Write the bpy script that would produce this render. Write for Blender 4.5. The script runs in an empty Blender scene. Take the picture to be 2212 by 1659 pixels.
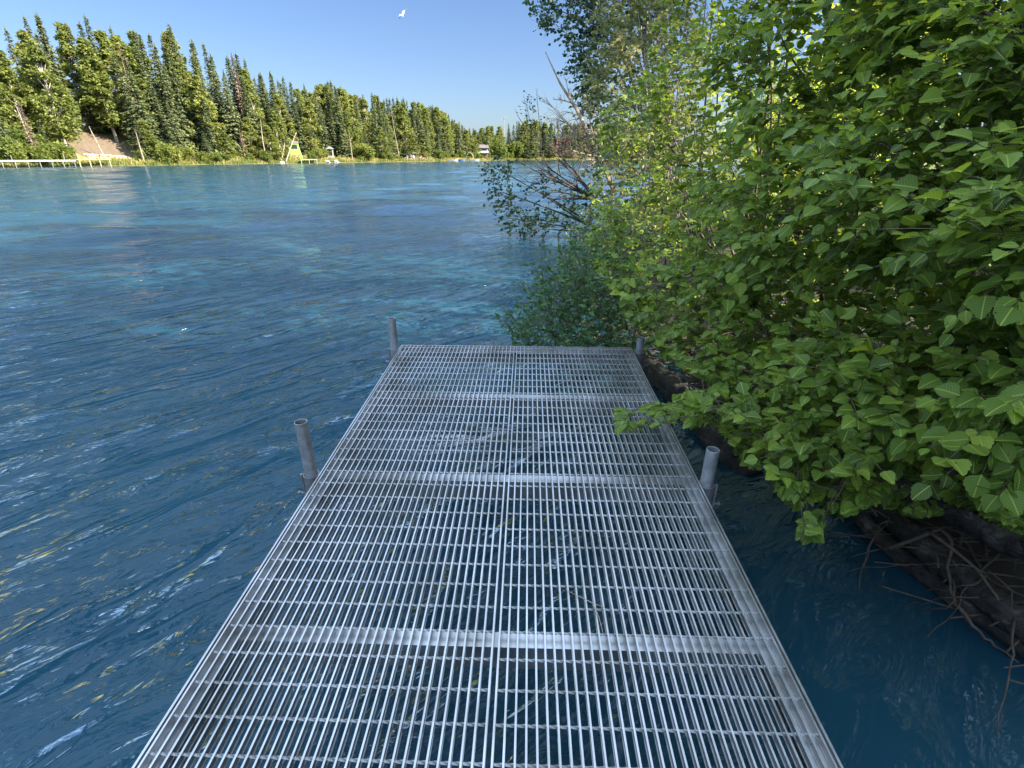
import bpy, math, random
import numpy as np
from mathutils import Vector, Matrix

# ------------------------------------------------------------------ camera, sky, sun
sc = bpy.context.scene
COL = sc.collection
R = math.radians
PITCH = R(24.12)
FPX = 1100.0                      # focal length in pixels of a 2212 px wide picture
CAMZ = 1.95
cam_d = bpy.data.cameras.new("camera")
cam = bpy.data.objects.new("camera", cam_d)
COL.objects.link(cam)
cam.location = (0, 0, CAMZ)
cam.rotation_euler = (R(90) - PITCH, 0, 0)
cam_d.sensor_width = 36.0
cam_d.lens = 36.0 * FPX / 2212.0
cam_d.clip_start = 0.05
cam_d.clip_end = 8000
sc.camera = cam

SUN_EL = R(36)
SKY_FILL = 0.62
SUN_AZ = R(106)                   # clockwise from +Y (view direction): behind right
w = bpy.data.worlds.new("World")
sc.world = w
w.use_nodes = True
nt = w.node_tree
bg = nt.nodes["Background"]
sky = nt.nodes.new("ShaderNodeTexSky")
sky.sky_type = 'NISHITA'
sky.sun_disc = False
sky.sun_elevation = SUN_EL
sky.sun_rotation = SUN_AZ
sky.air_density = 1.0
sky.dust_density = 0.9
sky.ozone_density = 2.5
tint = nt.nodes.new("ShaderNodeMixRGB")          # clear northern air: a slightly deeper blue
tint.blend_type = 'MULTIPLY'; tint.inputs[0].default_value = 1.0
tint.inputs[2].default_value = (0.80, 0.90, 1.12, 1)
nt.links.new(sky.outputs[0], tint.inputs[1])
nt.links.new(tint.outputs[0], bg.inputs[0])
bg.inputs[1].default_value = 0.041
# extra overhead glow added to the sky to brighten the shaded dock and leaves
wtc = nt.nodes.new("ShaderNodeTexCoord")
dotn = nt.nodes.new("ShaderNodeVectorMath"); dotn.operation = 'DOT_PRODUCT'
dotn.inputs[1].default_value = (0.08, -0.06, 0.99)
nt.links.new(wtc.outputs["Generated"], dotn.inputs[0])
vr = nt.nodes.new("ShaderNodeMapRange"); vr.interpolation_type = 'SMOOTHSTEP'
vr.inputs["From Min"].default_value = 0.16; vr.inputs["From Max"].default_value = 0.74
vr.inputs["To Min"].default_value = 0.0; vr.inputs["To Max"].default_value = SKY_FILL
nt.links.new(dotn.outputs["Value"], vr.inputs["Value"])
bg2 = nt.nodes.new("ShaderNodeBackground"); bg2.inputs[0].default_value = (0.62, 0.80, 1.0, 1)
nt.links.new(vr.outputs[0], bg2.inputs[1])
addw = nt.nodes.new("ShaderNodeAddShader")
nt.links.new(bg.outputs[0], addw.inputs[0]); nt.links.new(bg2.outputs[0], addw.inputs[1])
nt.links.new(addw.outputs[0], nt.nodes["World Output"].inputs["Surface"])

sun_d = bpy.data.lights.new("sun", 'SUN')
sun_d.energy = 4.6
sun_d.angle = R(0.53)
sun_d.color = (1.0, 0.93, 0.80)
sun = bpy.data.objects.new("sun", sun_d)
COL.objects.link(sun)
sdir = Vector((math.sin(SUN_AZ) * math.cos(SUN_EL), math.cos(SUN_AZ) * math.cos(SUN_EL), math.sin(SUN_EL)))
sun.rotation_euler = sdir.to_track_quat('Z', 'Y').to_euler()
sun.location = sdir * 60

sc.view_settings.view_transform = 'Standard'
sc.view_settings.look = 'None'
sc.view_settings.exposure = 2.0
sc.view_settings.gamma = 1.0
sc.render.engine = 'CYCLES'
sc.cycles.max_bounces = 6
sc.cycles.diffuse_bounces = 3
sc.cycles.glossy_bounces = 3
sc.cycles.transmission_bounces = 4
sc.cycles.transparent_max_bounces = 4
sc.cycles.caustics_reflective = False
sc.cycles.caustics_refractive = False

rng = np.random.default_rng(7)
random.seed(7)

# ------------------------------------------------------------------ helpers
cp, sp = math.cos(PITCH), math.sin(PITCH)
FWD = np.array([0, cp, -sp]); UP = np.array([0, sp, cp]); RT = np.array([1.0, 0, 0])
CAM = np.array([0, 0, CAMZ])


def at(px, py, z):
    """a point of the place from where it shows in the photo and how far away it is"""
    px = np.asarray(px, float); py = np.asarray(py, float); z = np.asarray(z, float)
    d = FWD + ((px - 1106) / FPX)[..., None] * RT - ((py - 829.5) / FPX)[..., None] * UP
    return CAM + z[..., None] * d


def on_plane(px, py, h=0.0):
    d = FWD + (px - 1106) / FPX * RT - (py - 829.5) / FPX * UP
    t = (h - CAMZ) / d[2]
    return CAM + t * d


def proj(P):
    P = np.asarray(P, float) - CAM
    z = P @ FWD
    return 1106 + FPX * (P @ RT) / z, 829.5 - FPX * (P @ UP) / z, z


def mesh_np(name, V, polys, mat, parent=None, smooth=False, tint=None, uv=None, mats=None):
    """V (n,3); polys = list of (m,k) index arrays; uv = list of matching (m,k,2)"""
    me = bpy.data.meshes.new(name)
    V = np.asarray(V, np.float32).reshape(-1, 3)
    polys = [np.asarray(p, np.int32) for p in polys if len(p)]
    me.vertices.add(len(V))
    me.vertices.foreach_set("co", V.ravel())
    li = np.concatenate([p.ravel() for p in polys])
    tot = np.concatenate([np.full(len(p), p.shape[1], np.int32) for p in polys])
    st = np.concatenate([[0], np.cumsum(tot)[:-1]]).astype(np.int32)
    me.loops.add(len(li)); me.loops.foreach_set("vertex_index", li)
    me.polygons.add(len(tot))
    me.polygons.foreach_set("loop_start", st)
    me.polygons.foreach_set("loop_total", tot)
    me.polygons.foreach_set("use_smooth", np.full(len(tot), smooth, bool))
    if tint is not None:
        a = me.attributes.new("tint", 'FLOAT', 'POINT')
        a.data.foreach_set("value", np.asarray(tint, np.float32))
    if uv is not None:
        ul = me.uv_layers.new(name="leaf")
        ul.data.foreach_set("uv", np.concatenate([u.ravel() for u in uv]).astype(np.float32))
    me.update(calc_edges=True)
    me.validate()
    if mat is not None:
        me.materials.append(mat)
    o = bpy.data.objects.new(name, me)
    COL.objects.link(o)
    if parent is not None:
        o.parent = parent
    return o


class MB:
    """collects boxes, tubes and prisms into one mesh"""
    def __init__(s):
        s.V = []; s.Q = []; s.T = []; s.n = 0

    def add(s, V, Q=(), T=()):
        V = np.asarray(V, float).reshape(-1, 3)
        if len(Q): s.Q.append(np.asarray(Q, int) + s.n)
        if len(T): s.T.append(np.asarray(T, int) + s.n)
        s.V.append(V); s.n += len(V)
        return s

    def box(s, x0, x1, y0, y1, z0, z1):
        V = [(x, y, z) for x in (x0, x1) for y in (y0, y1) for z in (z0, z1)]
        Q = [(0, 1, 3, 2), (4, 6, 7, 5), (0, 4, 5, 1), (2, 3, 7, 6), (0, 2, 6, 4), (1, 5, 7, 3)]
        return s.add(V, Q)

    def bar(s, a, b, w_, h_, up=(0, 0, 1)):
        """rectangular bar from a to b"""
        a = np.asarray(a, float); b = np.asarray(b, float)
        d = b - a; d /= np.linalg.norm(d)
        u = np.cross(d, up)
        if np.linalg.norm(u) < 1e-5: u = np.cross(d, (1, 0, 0))
        u /= np.linalg.norm(u); v = np.cross(u, d)
        V = []
        for p in (a, b):
            for i, j in ((-1, -1), (1, -1), (1, 1), (-1, 1)):
                V.append(p + u * i * w_ / 2 + v * j * h_ / 2)
        Q = [(0, 1, 2, 3), (7, 6, 5, 4), (0, 4, 5, 1), (1, 5, 6, 2), (2, 6, 7, 3), (3, 7, 4, 0)]
        return s.add(V, Q)

    def tube(s, pts, rad, sides=6, cap=True, bump=0.0):
        P = np.asarray(pts, float); n = len(P)
        rad = np.broadcast_to(np.asarray(rad, float), (n,))
        T = np.gradient(P, axis=0); T /= np.linalg.norm(T, axis=1)[:, None] + 1e-12
        ref = np.array([0, 0, 1.0]) if abs(T[:, 2]).mean() < 0.8 else np.array([1.0, 0, 0])
        U = np.cross(T, ref); U /= np.linalg.norm(U, axis=1)[:, None] + 1e-12
        W = np.cross(T, U)
        a = np.arange(sides) * 2 * math.pi / sides
        rr = rad[:, None] * (1 + bump * rng.uniform(-1, 1, (n, sides)) if bump else np.ones((n, sides)))
        V = P[:, None, :] + rr[..., None] * (np.cos(a)[None, :, None] * U[:, None] + np.sin(a)[None, :, None] * W[:, None])
        i = np.arange(n - 1)[:, None] * sides; k = np.arange(sides)[None]; k2 = (k + 1) % sides
        Q = np.stack([i + k, i + k2, i + sides + k2, i + sides + k], -1).reshape(-1, 4)
        V = V.reshape(-1, 3)
        Tn = []
        if cap:
            V = np.vstack([V, P[0], P[-1]])
            c0, c1 = n * sides, n * sides + 1
            for j in range(sides):
                Tn.append((c0, (j + 1) % sides, j)); Tn.append((c1, (n - 1) * sides + j, (n - 1) * sides + (j + 1) % sides))
        return s.add(V, Q, Tn)

    def lathe(s, prof, sides=24, c=(0, 0)):
        a = np.arange(sides) * 2 * math.pi / sides
        V = np.array([[(c[0] + r * math.cos(t), c[1] + r * math.sin(t), z) for t in a] for r, z in prof]).reshape(-1, 3)
        n = len(prof)
        i = np.arange(n - 1)[:, None] * sides; k = np.arange(sides)[None]; k2 = (k + 1) % sides
        Q = np.stack([i + k, i + k2, i + sides + k2, i + sides + k], -1).reshape(-1, 4)
        return s.add(V, Q)

    def build(s, name, mat, parent=None, smooth=False):
        V = np.vstack(s.V)
        polys = []
        if s.Q: polys.append(np.vstack(s.Q))
        if s.T: polys.append(np.vstack(s.T))
        return mesh_np(name, V, polys, mat, parent, smooth)


def tag(o, label=None, cat=None, group=None, kind=None):
    if label: o["label"] = label
    if cat: o["category"] = cat
    if group: o["group"] = group
    if kind: o["kind"] = kind
    return o


def empty(name, loc=(0, 0, 0), rz=0.0):
    o = bpy.data.objects.new(name, None)
    COL.objects.link(o)
    o.location = loc
    o.rotation_euler = (0, 0, rz)
    o.empty_display_size = 0.2
    return o


def copy_tree(o, parent=None):
    c = o.copy(); COL.objects.link(c)
    if parent is not None: c.parent = parent
    for ch in list(o.children):
        copy_tree(ch, c)
    return c


def sm(a, b, x):
    t = np.clip((np.asarray(x, float) - a) / (b - a), 0, 1)
    return t * t * (3 - 2 * t)


# ------------------------------------------------------------------ materials
def new_mat(name):
    m = bpy.data.materials.new(name); m.use_nodes = True
    t = m.node_tree
    return m, t, t.nodes["Principled BSDF"], t.nodes["Material Output"]


def N(t, typ, **kw):
    n = t.nodes.new(typ)
    for k, v in kw.items():
        setattr(n, k, v)
    return n


def ramp(t, fac, stops):
    r = N(t, "ShaderNodeValToRGB")
    e = r.color_ramp.elements
    while len(e) < len(stops): e.new(0.5)
    for el, (p, c) in zip(e, stops):
        el.position = p; el.color = (*c, 1) if len(c) == 3 else c
    t.links.new(fac, r.inputs[0])
    return r.outputs[0]


def noise(t, vec, scale, detail=4, rough=0.55, dist=0.0):
    n = N(t, "ShaderNodeTexNoise")
    n.inputs["Scale"].default_value = scale
    n.inputs["Detail"].default_value = detail
    n.inputs["Roughness"].default_value = rough
    n.inputs["Distortion"].default_value = dist
    if vec is not None: t.links.new(vec, n.inputs["Vector"])
    return n


def coords(t):
    return N(t, "ShaderNodeTexCoord").outputs["Object"]


def mapping(t, vec, scale=(1, 1, 1), rot=(0, 0, 0), loc=(0, 0, 0)):
    m = N(t, "ShaderNodeMapping")
    m.inputs["Scale"].default_value = scale
    m.inputs["Rotation"].default_value = rot
    m.inputs["Location"].default_value = loc
    t.links.new(vec, m.inputs["Vector"])
    return m.outputs[0]


def streak(t, vec, along, across, ang, loc=(0, 0, 0)):
    m = N(t, "ShaderNodeMapping", vector_type='TEXTURE')
    m.inputs["Scale"].default_value = (along, across, 1)
    m.inputs["Rotation"].default_value = (0, 0, R(ang))
    m.inputs["Location"].default_value = loc
    t.links.new(vec, m.inputs["Vector"])
    return m.outputs[0]


def math_n(t, op, a, b):
    n = N(t, "ShaderNodeMath", operation=op)
    for i, v in enumerate((a, b)):
        if isinstance(v, (int, float)): n.inputs[i].default_value = v
        else: t.links.new(v, n.inputs[i])
    return n.outputs[0]


def simple_mat(name, stops, scale=6, rough=0.8, bump=0.0, metallic=0.0, stretch=(1, 1, 1), bscale=None):
    m, t, b, out = new_mat(name)
    v = mapping(t, coords(t), stretch)
    n = noise(t, v, scale, 6)
    t.links.new(ramp(t, n.outputs[0], stops), b.inputs["Base Color"])
    b.inputs["Roughness"].default_value = rough
    b.inputs["Metallic"].default_value = metallic
    if bump:
        bn = N(t, "ShaderNodeBump"); bn.inputs["Strength"].default_value = bump
        bn.inputs["Distance"].default_value = 0.02
        n2 = noise(t, v, bscale or scale * 4, 6)
        t.links.new(n2.outputs[0], bn.inputs["Height"]); t.links.new(bn.outputs[0], b.inputs["Normal"])
    return m


def leaf_mat(name, dark, mid, light, trans=0.4, rough=0.45, veins=True, obj_random=False, tcol=None):
    m, t, b, out = new_mat(name)
    at_n = N(t, "ShaderNodeAttribute", attribute_name="tint")
    fac = at_n.outputs["Fac"]
    if obj_random:
        oi = N(t, "ShaderNodeObjectInfo")
        fac = math_n(t, 'ADD', math_n(t, 'MULTIPLY', fac, 0.6), math_n(t, 'MULTIPLY', oi.outputs["Random"], 0.4))
    col = ramp(t, fac, [(0.0, dark), (0.5, mid), (1.0, light)])
    if veins:
        uvn = N(t, "ShaderNodeUVMap", uv_map="leaf")
        sx = N(t, "ShaderNodeSeparateXYZ"); t.links.new(uvn.outputs[0], sx.inputs[0])
        au = math_n(t, 'ABSOLUTE', sx.outputs[0], 0)
        w1 = math_n(t, 'SUBTRACT', math_n(t, 'MULTIPLY', sx.outputs[1], 9.0), math_n(t, 'MULTIPLY', au, 6.0))
        fr = math_n(t, 'FRACT', w1, 0)
        vein = math_n(t, 'LESS_THAN', math_n(t, 'ABSOLUTE', math_n(t, 'SUBTRACT', fr, 0.5), 0), 0.07)
        mid_v = math_n(t, 'LESS_THAN', au, 0.022)
        vv = math_n(t, 'MAXIMUM', math_n(t, 'MULTIPLY', vein, 0.35), math_n(t, 'MULTIPLY', mid_v, 0.8))
        mx = N(t, "ShaderNodeMixRGB"); mx.blend_type = 'MIX'
        t.links.new(vv, mx.inputs[0]); t.links.new(col, mx.inputs[1])
        mx.inputs[2].default_value = (light[0] * 1.5, light[1] * 1.35, light[2] * 1.6, 1)
        col = mx.outputs[0]
        bn = N(t, "ShaderNodeBump"); bn.inputs["Strength"].default_value = 0.35; bn.inputs["Distance"].default_value = 0.004
        t.links.new(fr, bn.inputs["Height"]); t.links.new(bn.outputs[0], b.inputs["Normal"])
    if veins:
        spn = noise(t, coords(t), 75, 2, 0.5)
        spf = ramp(t, spn.outputs[0], [(0.70, (0, 0, 0)), (0.745, (1, 1, 1))])
        ms_ = N(t, "ShaderNodeMixRGB"); t.links.new(spf, ms_.inputs[0]); t.links.new(col, ms_.inputs[1])
        ms_.inputs[2].default_value = (0.045, 0.035, 0.015, 1)
        col = ms_.outputs[0]
    t.links.new(col, b.inputs["Base Color"])
    b.inputs["Roughness"].default_value = rough
    b.inputs["Specular IOR Level"].default_value = 0.22
    tr = N(t, "ShaderNodeBsdfTranslucent")
    hs = N(t, "ShaderNodeHueSaturation"); hs.inputs["Hue"].default_value = 0.478
    hs.inputs["Saturation"].default_value = 1.1; hs.inputs["Value"].default_value = 1.9
    t.links.new(col, hs.inputs["Color"]); t.links.new(hs.outputs[0], tr.inputs["Color"])
    mix = N(t, "ShaderNodeMixShader"); mix.inputs[0].default_value = trans
    t.links.new(b.outputs[0], mix.inputs[1]); t.links.new(tr.outputs[0], mix.inputs[2])
    t.links.new(mix.outputs[0], out.inputs["Surface"])
    return m


def make_water():
    m, t, b, out = new_mat("glacial_water")
    co = coords(t)
    geo = N(t, "ShaderNodeCameraData")
    flow = R(-24)
    big = noise(t, streak(t, co, 4.2, 2.2, 20), 1.0, 3, 0.5, 0.9)
    mid = noise(t, streak(t, co, 1.5, 0.48, 50, (3, 1, 0)), 1.0, 3, 0.5, 1.0)
    sml = noise(t, streak(t, co, 0.42, 0.15, 38, (7, 2, 0)), 1.0, 4, 0.55, 0.9)
    fin = noise(t, streak(t, co, 0.09, 0.05, 20), 1.0, 3, 0.5, 0.6)
    # calm and rough patches: the boils of the current
    patch = ramp(t, noise(t, mapping(t, co, (0.22, 0.34, 1), (0, 0, flow), (11, 4, 0)), 1.0, 2, 0.5, 1.4).outputs[0],
                 [(0.34, (0.12, 0.12, 0.12)), (0.66, (1, 1, 1))])
    def ridged(n):
        a = math_n(t, 'ABSOLUTE', math_n(t, 'SUBTRACT', n.outputs[0], 0.5), 0)
        r_ = math_n(t, 'MAXIMUM', math_n(t, 'SUBTRACT', 1.0, math_n(t, 'MULTIPLY', a, 3.2)), 0.0)
        return math_n(t, 'POWER', r_, 2.6)          # flat troughs, narrow steep crests
    # rapid ripples by the bank and around the dock, smoother rolling current farther out
    sy0 = N(t, "ShaderNodeSeparateXYZ"); t.links.new(co, sy0.inputs[0])
    amp = N(t, "ShaderNodeMapRange"); amp.interpolation_type = 'SMOOTHSTEP'
    t.links.new(sy0.outputs[1], amp.inputs["Value"])
    amp.inputs["From Min"].default_value = 2.5; amp.inputs["From Max"].default_value = 17
    amp.inputs["To Min"].default_value = 1.0; amp.inputs["To Max"].default_value = 0.20
    amp2 = N(t, "ShaderNodeMapRange"); amp2.interpolation_type = 'SMOOTHSTEP'      # slack water along the near bank
    t.links.new(sy0.outputs[0], amp2.inputs["Value"])
    amp2.inputs["From Min"].default_value = 0.2; amp2.inputs["From Max"].default_value = 1.3
    amp2.inputs["To Min"].default_value = 1.0; amp2.inputs["To Max"].default_value = 0.30
    amp = math_n(t, 'MULTIPLY', amp.outputs[0], amp2.outputs[0])
    h = math_n(t, 'MULTIPLY', big.outputs[0], 0.15)
    h = math_n(t, 'ADD', h, math_n(t, 'MULTIPLY', math_n(t, 'MULTIPLY', ridged(mid), 0.075), amp))
    rs = math_n(t, 'MULTIPLY', math_n(t, 'MULTIPLY', ridged(sml), 0.032), math_n(t, 'MULTIPLY', patch, amp))
    h = math_n(t, 'ADD', h, rs)
    h = math_n(t, 'ADD', h, math_n(t, 'MULTIPLY', math_n(t, 'MULTIPLY', fin.outputs[0], 0.013), math_n(t, 'MULTIPLY', patch, amp)))
    bn = N(t, "ShaderNodeBump"); bn.inputs["Strength"].default_value = 1.0
    bn.inputs["Distance"].default_value = 1.0
    t.links.new(h, bn.inputs["Height"])
    base = ramp(t, noise(t, mapping(t, co, (0.5, 0.9, 1)), 1.0, 4).outputs[0],
                [(0.3, (0.0095, 0.045, 0.072)), (0.7, (0.0135, 0.058, 0.083))])
    # broken white water: rare flecks where the current is rough
    fo = noise(t, mapping(t, co, (0.35, 1.3, 1), (0, 0, flow), (5, 9, 0)), 1.0, 8, 0.72, 0.5)
    foam = ramp(t, fo.outputs[0], [(0.735, (0, 0, 0)), (0.775, (1, 1, 1))])
    # froth caught where the current runs under the end of the dock
    fd = N(t, "ShaderNodeVectorMath", operation='DISTANCE'); t.links.new(mapping(t, co, (0.75, 2.0, 1)), fd.inputs[0]); fd.inputs[1].default_value = (-0.22, 6.75, 0)
    near_f = ramp(t, fd.outputs["Value"], [(0.10, (1, 1, 1)), (0.62, (0, 0, 0))])
    fr_n = ramp(t, noise(t, streak(t, co, 0.30, 0.07, 8), 1.0, 6, 0.7, 0.6).outputs[0], [(0.50, (0, 0, 0)), (0.62, (1, 1, 1))])
    foam = math_n(t, 'MAXIMUM', foam, math_n(t, 'MULTIPLY', near_f, fr_n))
    mx = N(t, "ShaderNodeMixRGB"); t.links.new(foam, mx.inputs[0]); t.links.new(base, mx.inputs[1])
    mx.inputs[2].default_value = (0.75, 0.8, 0.8, 1)
    sy = N(t, "ShaderNodeSeparateXYZ"); t.links.new(co, sy.inputs[0])
    # the current is choppier out in the middle of the river: small waves blur its mirror
    mid_r = ramp(t, math_n(t, 'DIVIDE', math_n(t, 'SUBTRACT', sy.outputs[1], math_n(t, 'MULTIPLY', sy.outputs[0], 0.4)), 100.0), [(0.05, (0.07,) * 3), (0.45, (0.055,) * 3)])
    t.nodes.remove(b)
    df = N(t, "ShaderNodeBsdfDiffuse"); t.links.new(mx.outputs[0], df.inputs["Color"])
    gl = N(t, "ShaderNodeBsdfGlossy"); gl.inputs["Color"].default_value = (1, 1, 1, 1)
    t.links.new(mid_r, gl.inputs["Roughness"]); t.links.new(bn.outputs[0], gl.inputs["Normal"])
    fr = N(t, "ShaderNodeFresnel"); fr.inputs["IOR"].default_value = 1.333; t.links.new(bn.outputs[0], fr.inputs["Normal"])
    fac = math_n(t, 'MULTIPLY', fr.outputs[0], math_n(t, 'SUBTRACT', 1.0, foam))
    ms = N(t, "ShaderNodeMixShader"); t.links.new(fac, ms.inputs[0])
    t.links.new(df.outputs[0], ms.inputs[1]); t.links.new(gl.outputs[0], ms.inputs[2])
    t.links.new(ms.outputs[0], out.inputs["Surface"])
    return m


def make_ground():
    m, t, b, out = new_mat("bank_ground")
    co = coords(t)
    s = N(t, "ShaderNodeSeparateXYZ"); t.links.new(co, s.inputs[0])
    n1 = noise(t, co, 0.35, 8, 0.65)
    grass = ramp(t, n1.outputs[0], [(0.3, (0.07, 0.085, 0.02)), (0.55, (0.16, 0.14, 0.045)), (0.75, (0.26, 0.20, 0.09))])
    dirt = ramp(t, noise(t, co, 1.7, 8, 0.7).outputs[0], [(0.3, (0.08, 0.055, 0.034)), (0.7, (0.18, 0.13, 0.085))])
    # bare slope around the log terraces
    vm = N(t, "ShaderNodeVectorMath", operation='DISTANCE')
    t.links.new(co, vm.inputs[0]); vm.inputs[1].default_value = (DIRT[0], DIRT[1], DIRT[2])
    dd = math_n(t, 'ADD', vm.outputs["Value"], math_n(t, 'MULTIPLY', n1.outputs[0], 6))
    fac = ramp(t, math_n(t, 'DIVIDE', dd, 20.0), [(0.46, (1, 1, 1)), (0.64, (0, 0, 0))])
    mx = N(t, "ShaderNodeMixRGB"); t.links.new(fac, mx.inputs[0]); t.links.new(grass, mx.inputs[1]); t.links.new(dirt, mx.inputs[2])
    soil = ramp(t, noise(t, co, 9, 8, 0.7).outputs[0], [(0.3, (0.018, 0.014, 0.010)), (0.7, (0.06, 0.045, 0.03))])
    near = ramp(t, math_n(t, 'DIVIDE', s.outputs[1], 100.0), [(0.3, (1, 1, 1)), (0.6, (0, 0, 0))])
    mx2 = N(t, "ShaderNodeMixRGB"); t.links.new(near, mx2.inputs[0]); t.links.new(mx.outputs[0], mx2.inputs[1]); t.links.new(soil, mx2.inputs[2])
    t.links.new(mx2.outputs[0], b.inputs["Base Color"])
    b.inputs["Roughness"].default_value = 0.95
    bn = N(t, "ShaderNodeBump"); bn.inputs["Strength"].default_value = 0.6; bn.inputs["Distance"].default_value = 0.1
    t.links.new(n1.outputs[0], bn.inputs["Height"]); t.links.new(bn.outputs[0], b.inputs["Normal"])
    return m


def make_alu(name, col=0.62, rough=0.42, metallic=0.75, var=0.78, nscale=9):
    m, t, b, out = new_mat(name)
    co = coords(t)
    n = noise(t, co, nscale, 8, 0.7)
    sp_ = noise(t, co, 260, 2, 0.5)
    c = ramp(t, n.outputs[0], [(0.32, (col * var, col * var, col * var * 1.02)), (0.66, (col, col, col * 1.02))])
    spots = ramp(t, sp_.outputs[0], [(0.70, (0, 0, 0)), (0.78, (1, 1, 1))])
    mx = N(t, "ShaderNodeMixRGB"); t.links.new(spots, mx.inputs[0]); t.links.new(c, mx.inputs[1])
    mx.inputs[2].default_value = (0.10, 0.09, 0.075, 1)
    grime = ramp(t, noise(t, co, 2.3, 5, 0.65).outputs[0], [(0.32, (0.62, 0.60, 0.55)), (0.58, (1, 1, 1))])
    mg = N(t, "ShaderNodeMixRGB"); mg.blend_type = 'MULTIPLY'; mg.inputs[0].default_value = 1.0
    t.links.new(mx.outputs[0], mg.inputs[1]); t.links.new(grime, mg.inputs[2])
    t.links.new(mg.outputs[0], b.inputs["Base Color"])
    b.inputs["Metallic"].default_value = metallic
    t.links.new(ramp(t, n.outputs[0], [(0.3, (rough - 0.08,) * 3), (0.7, (rough + 0.12,) * 3)]), b.inputs["Roughness"])
    return m


DIRT = on_plane(205, 352, 0.5) + np.array([-1.5, 3.5, 1.2])
M_water = make_water()
M_ground = make_ground()
M_alu = make_alu("weathered_aluminium", 0.60, 0.38, 0.80)
M_pipe = make_alu("galvanised_pipe", 0.56, 0.42, 0.6, 0.55, 22)
M_rod = make_alu("crossrod_aluminium", 0.40, 0.45, 0.5)
M_sleeve = make_alu("dull_aluminium", 0.32, 0.5, 0.6, 0.6, 18)
M_bark = simple_mat("grey_brown_bark", [(0.3, (0.045, 0.036, 0.028)), (0.7, (0.14, 0.115, 0.09))], 14, 0.9, 0.5, stretch=(1, 1, 0.3))
M_stem = simple_mat("alder_stem", [(0.3, (0.05, 0.035, 0.025)), (0.7, (0.13, 0.09, 0.065))], 22, 0.75, 0.3)
M_pale = simple_mat("pale_bark", [(0.3, (0.26, 0.22, 0.17)), (0.7, (0.55, 0.50, 0.42))], 3, 0.85, 0.2, stretch=(1, 1, 0.4))
M_dead = simple_mat("bleached_dead_wood", [(0.3, (0.20, 0.15, 0.11)), (0.7, (0.46, 0.36, 0.27))], 8, 0.9, 0.3)
M_log = simple_mat("wet_dark_log", [(0.38, (0.010, 0.008, 0.007)), (0.60, (0.05, 0.040, 0.032)), (0.72, (0.16, 0.14, 0.12))], 16, 0.75, 1.0, stretch=(0.35, 0.5, 1))
M_plank = simple_mat("weathered_planks", [(0.3, (0.36, 0.27, 0.17)), (0.7, (0.58, 0.46, 0.31))], 3, 0.9, 0.2)
M_white = simple_mat("white_paint", [(0.3, (0.30, 0.295, 0.28)), (0.7, (0.40, 0.40, 0.38))], 3, 0.6)
M_lime = simple_mat("lime_green_paint", [(0.3, (0.24, 0.40, 0.07)), (0.7, (0.29, 0.46, 0.09))], 2, 0.6)
M_darkgap = simple_mat("dark_glass_and_shade", [(0.3, (0.02, 0.02, 0.025)), (0.7, (0.04, 0.04, 0.05))], 2, 0.3)
M_brown = simple_mat("brown_boards", [(0.3, (0.10, 0.06, 0.04)), (0.7, (0.20, 0.13, 0.09))], 3, 0.85)
M_roof = simple_mat("grey_roofing", [(0.3, (0.09, 0.075, 0.065)), (0.7, (0.15, 0.125, 0.11))], 3, 0.85)
M_red = simple_mat("red_paint", [(0.3, (0.45, 0.06, 0.05)), (0.7, (0.55, 0.10, 0.08))], 3, 0.6)
M_blue = simple_mat("blue_paint", [(0.3, (0.05, 0.10, 0.25)), (0.7, (0.08, 0.15, 0.35))], 3, 0.5)
M_grey = simple_mat("grey_metal", [(0.3, (0.27, 0.27, 0.26)), (0.7, (0.36, 0.36, 0.34))], 3, 0.5, metallic=0.3)
M_gull = simple_mat("white_feathers", [(0.3, (0.78, 0.78, 0.78)), (0.7, (0.85, 0.85, 0.85))], 8, 0.8)
M_gulldark = simple_mat("grey_feathers", [(0.3, (0.10, 0.11, 0.14)), (0.7, (0.18, 0.19, 0.22))], 8, 0.8)
M_rock = simple_mat("pale_stone", [(0.3, (0.3, 0.28, 0.25)), (0.7, (0.5, 0.47, 0.42))], 2, 0.9, 0.4)

L_alder = leaf_mat("alder_leaf", (0.050, 0.090, 0.020), (0.135, 0.218, 0.036), (0.290, 0.360, 0.055), 0.38)
L_willow = leaf_mat("willow_leaf", (0.032, 0.075, 0.03), (0.068, 0.140, 0.048), (0.125, 0.205, 0.065), 0.28, veins=False)
L_dark = leaf_mat("cottonwood_leaf", (0.022, 0.05, 0.022), (0.045, 0.085, 0.034), (0.10, 0.14, 0.05), 0.25, veins=False)
L_pale = leaf_mat("yellowing_leaf", (0.05, 0.08, 0.026), (0.13, 0.15, 0.05), (0.33, 0.31, 0.12), 0.42, veins=False)
L_birch = leaf_mat("birch_foliage", (0.080, 0.106, 0.024), (0.160, 0.185, 0.042), (0.265, 0.270, 0.070), 0.28, 0.6, veins=False, obj_random=True)
L_inland = leaf_mat("painted_sunlit_leaf", (0.08, 0.15, 0.02), (0.17, 0.25, 0.035), (0.34, 0.37, 0.07), 0.55, veins=False)  # sunlight put into the colour: a lighter, yellower copy of the bush leaf
L_spruce = leaf_mat("spruce_needles", (0.050, 0.068, 0.032), (0.105, 0.128, 0.052), (0.200, 0.208, 0.086), 0.10, 0.7, veins=False, obj_random=True)
L_deadspruce = leaf_mat("dead_needles", (0.10, 0.065, 0.05), (0.19, 0.13, 0.10), (0.30, 0.22, 0.17), 0.05, 0.9, veins=False)
L_bush = leaf_mat("bush_foliage", (0.058, 0.090, 0.018), (0.125, 0.155, 0.030), (0.26, 0.26, 0.06), 0.3, 0.6, veins=False, obj_random=True)
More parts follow.
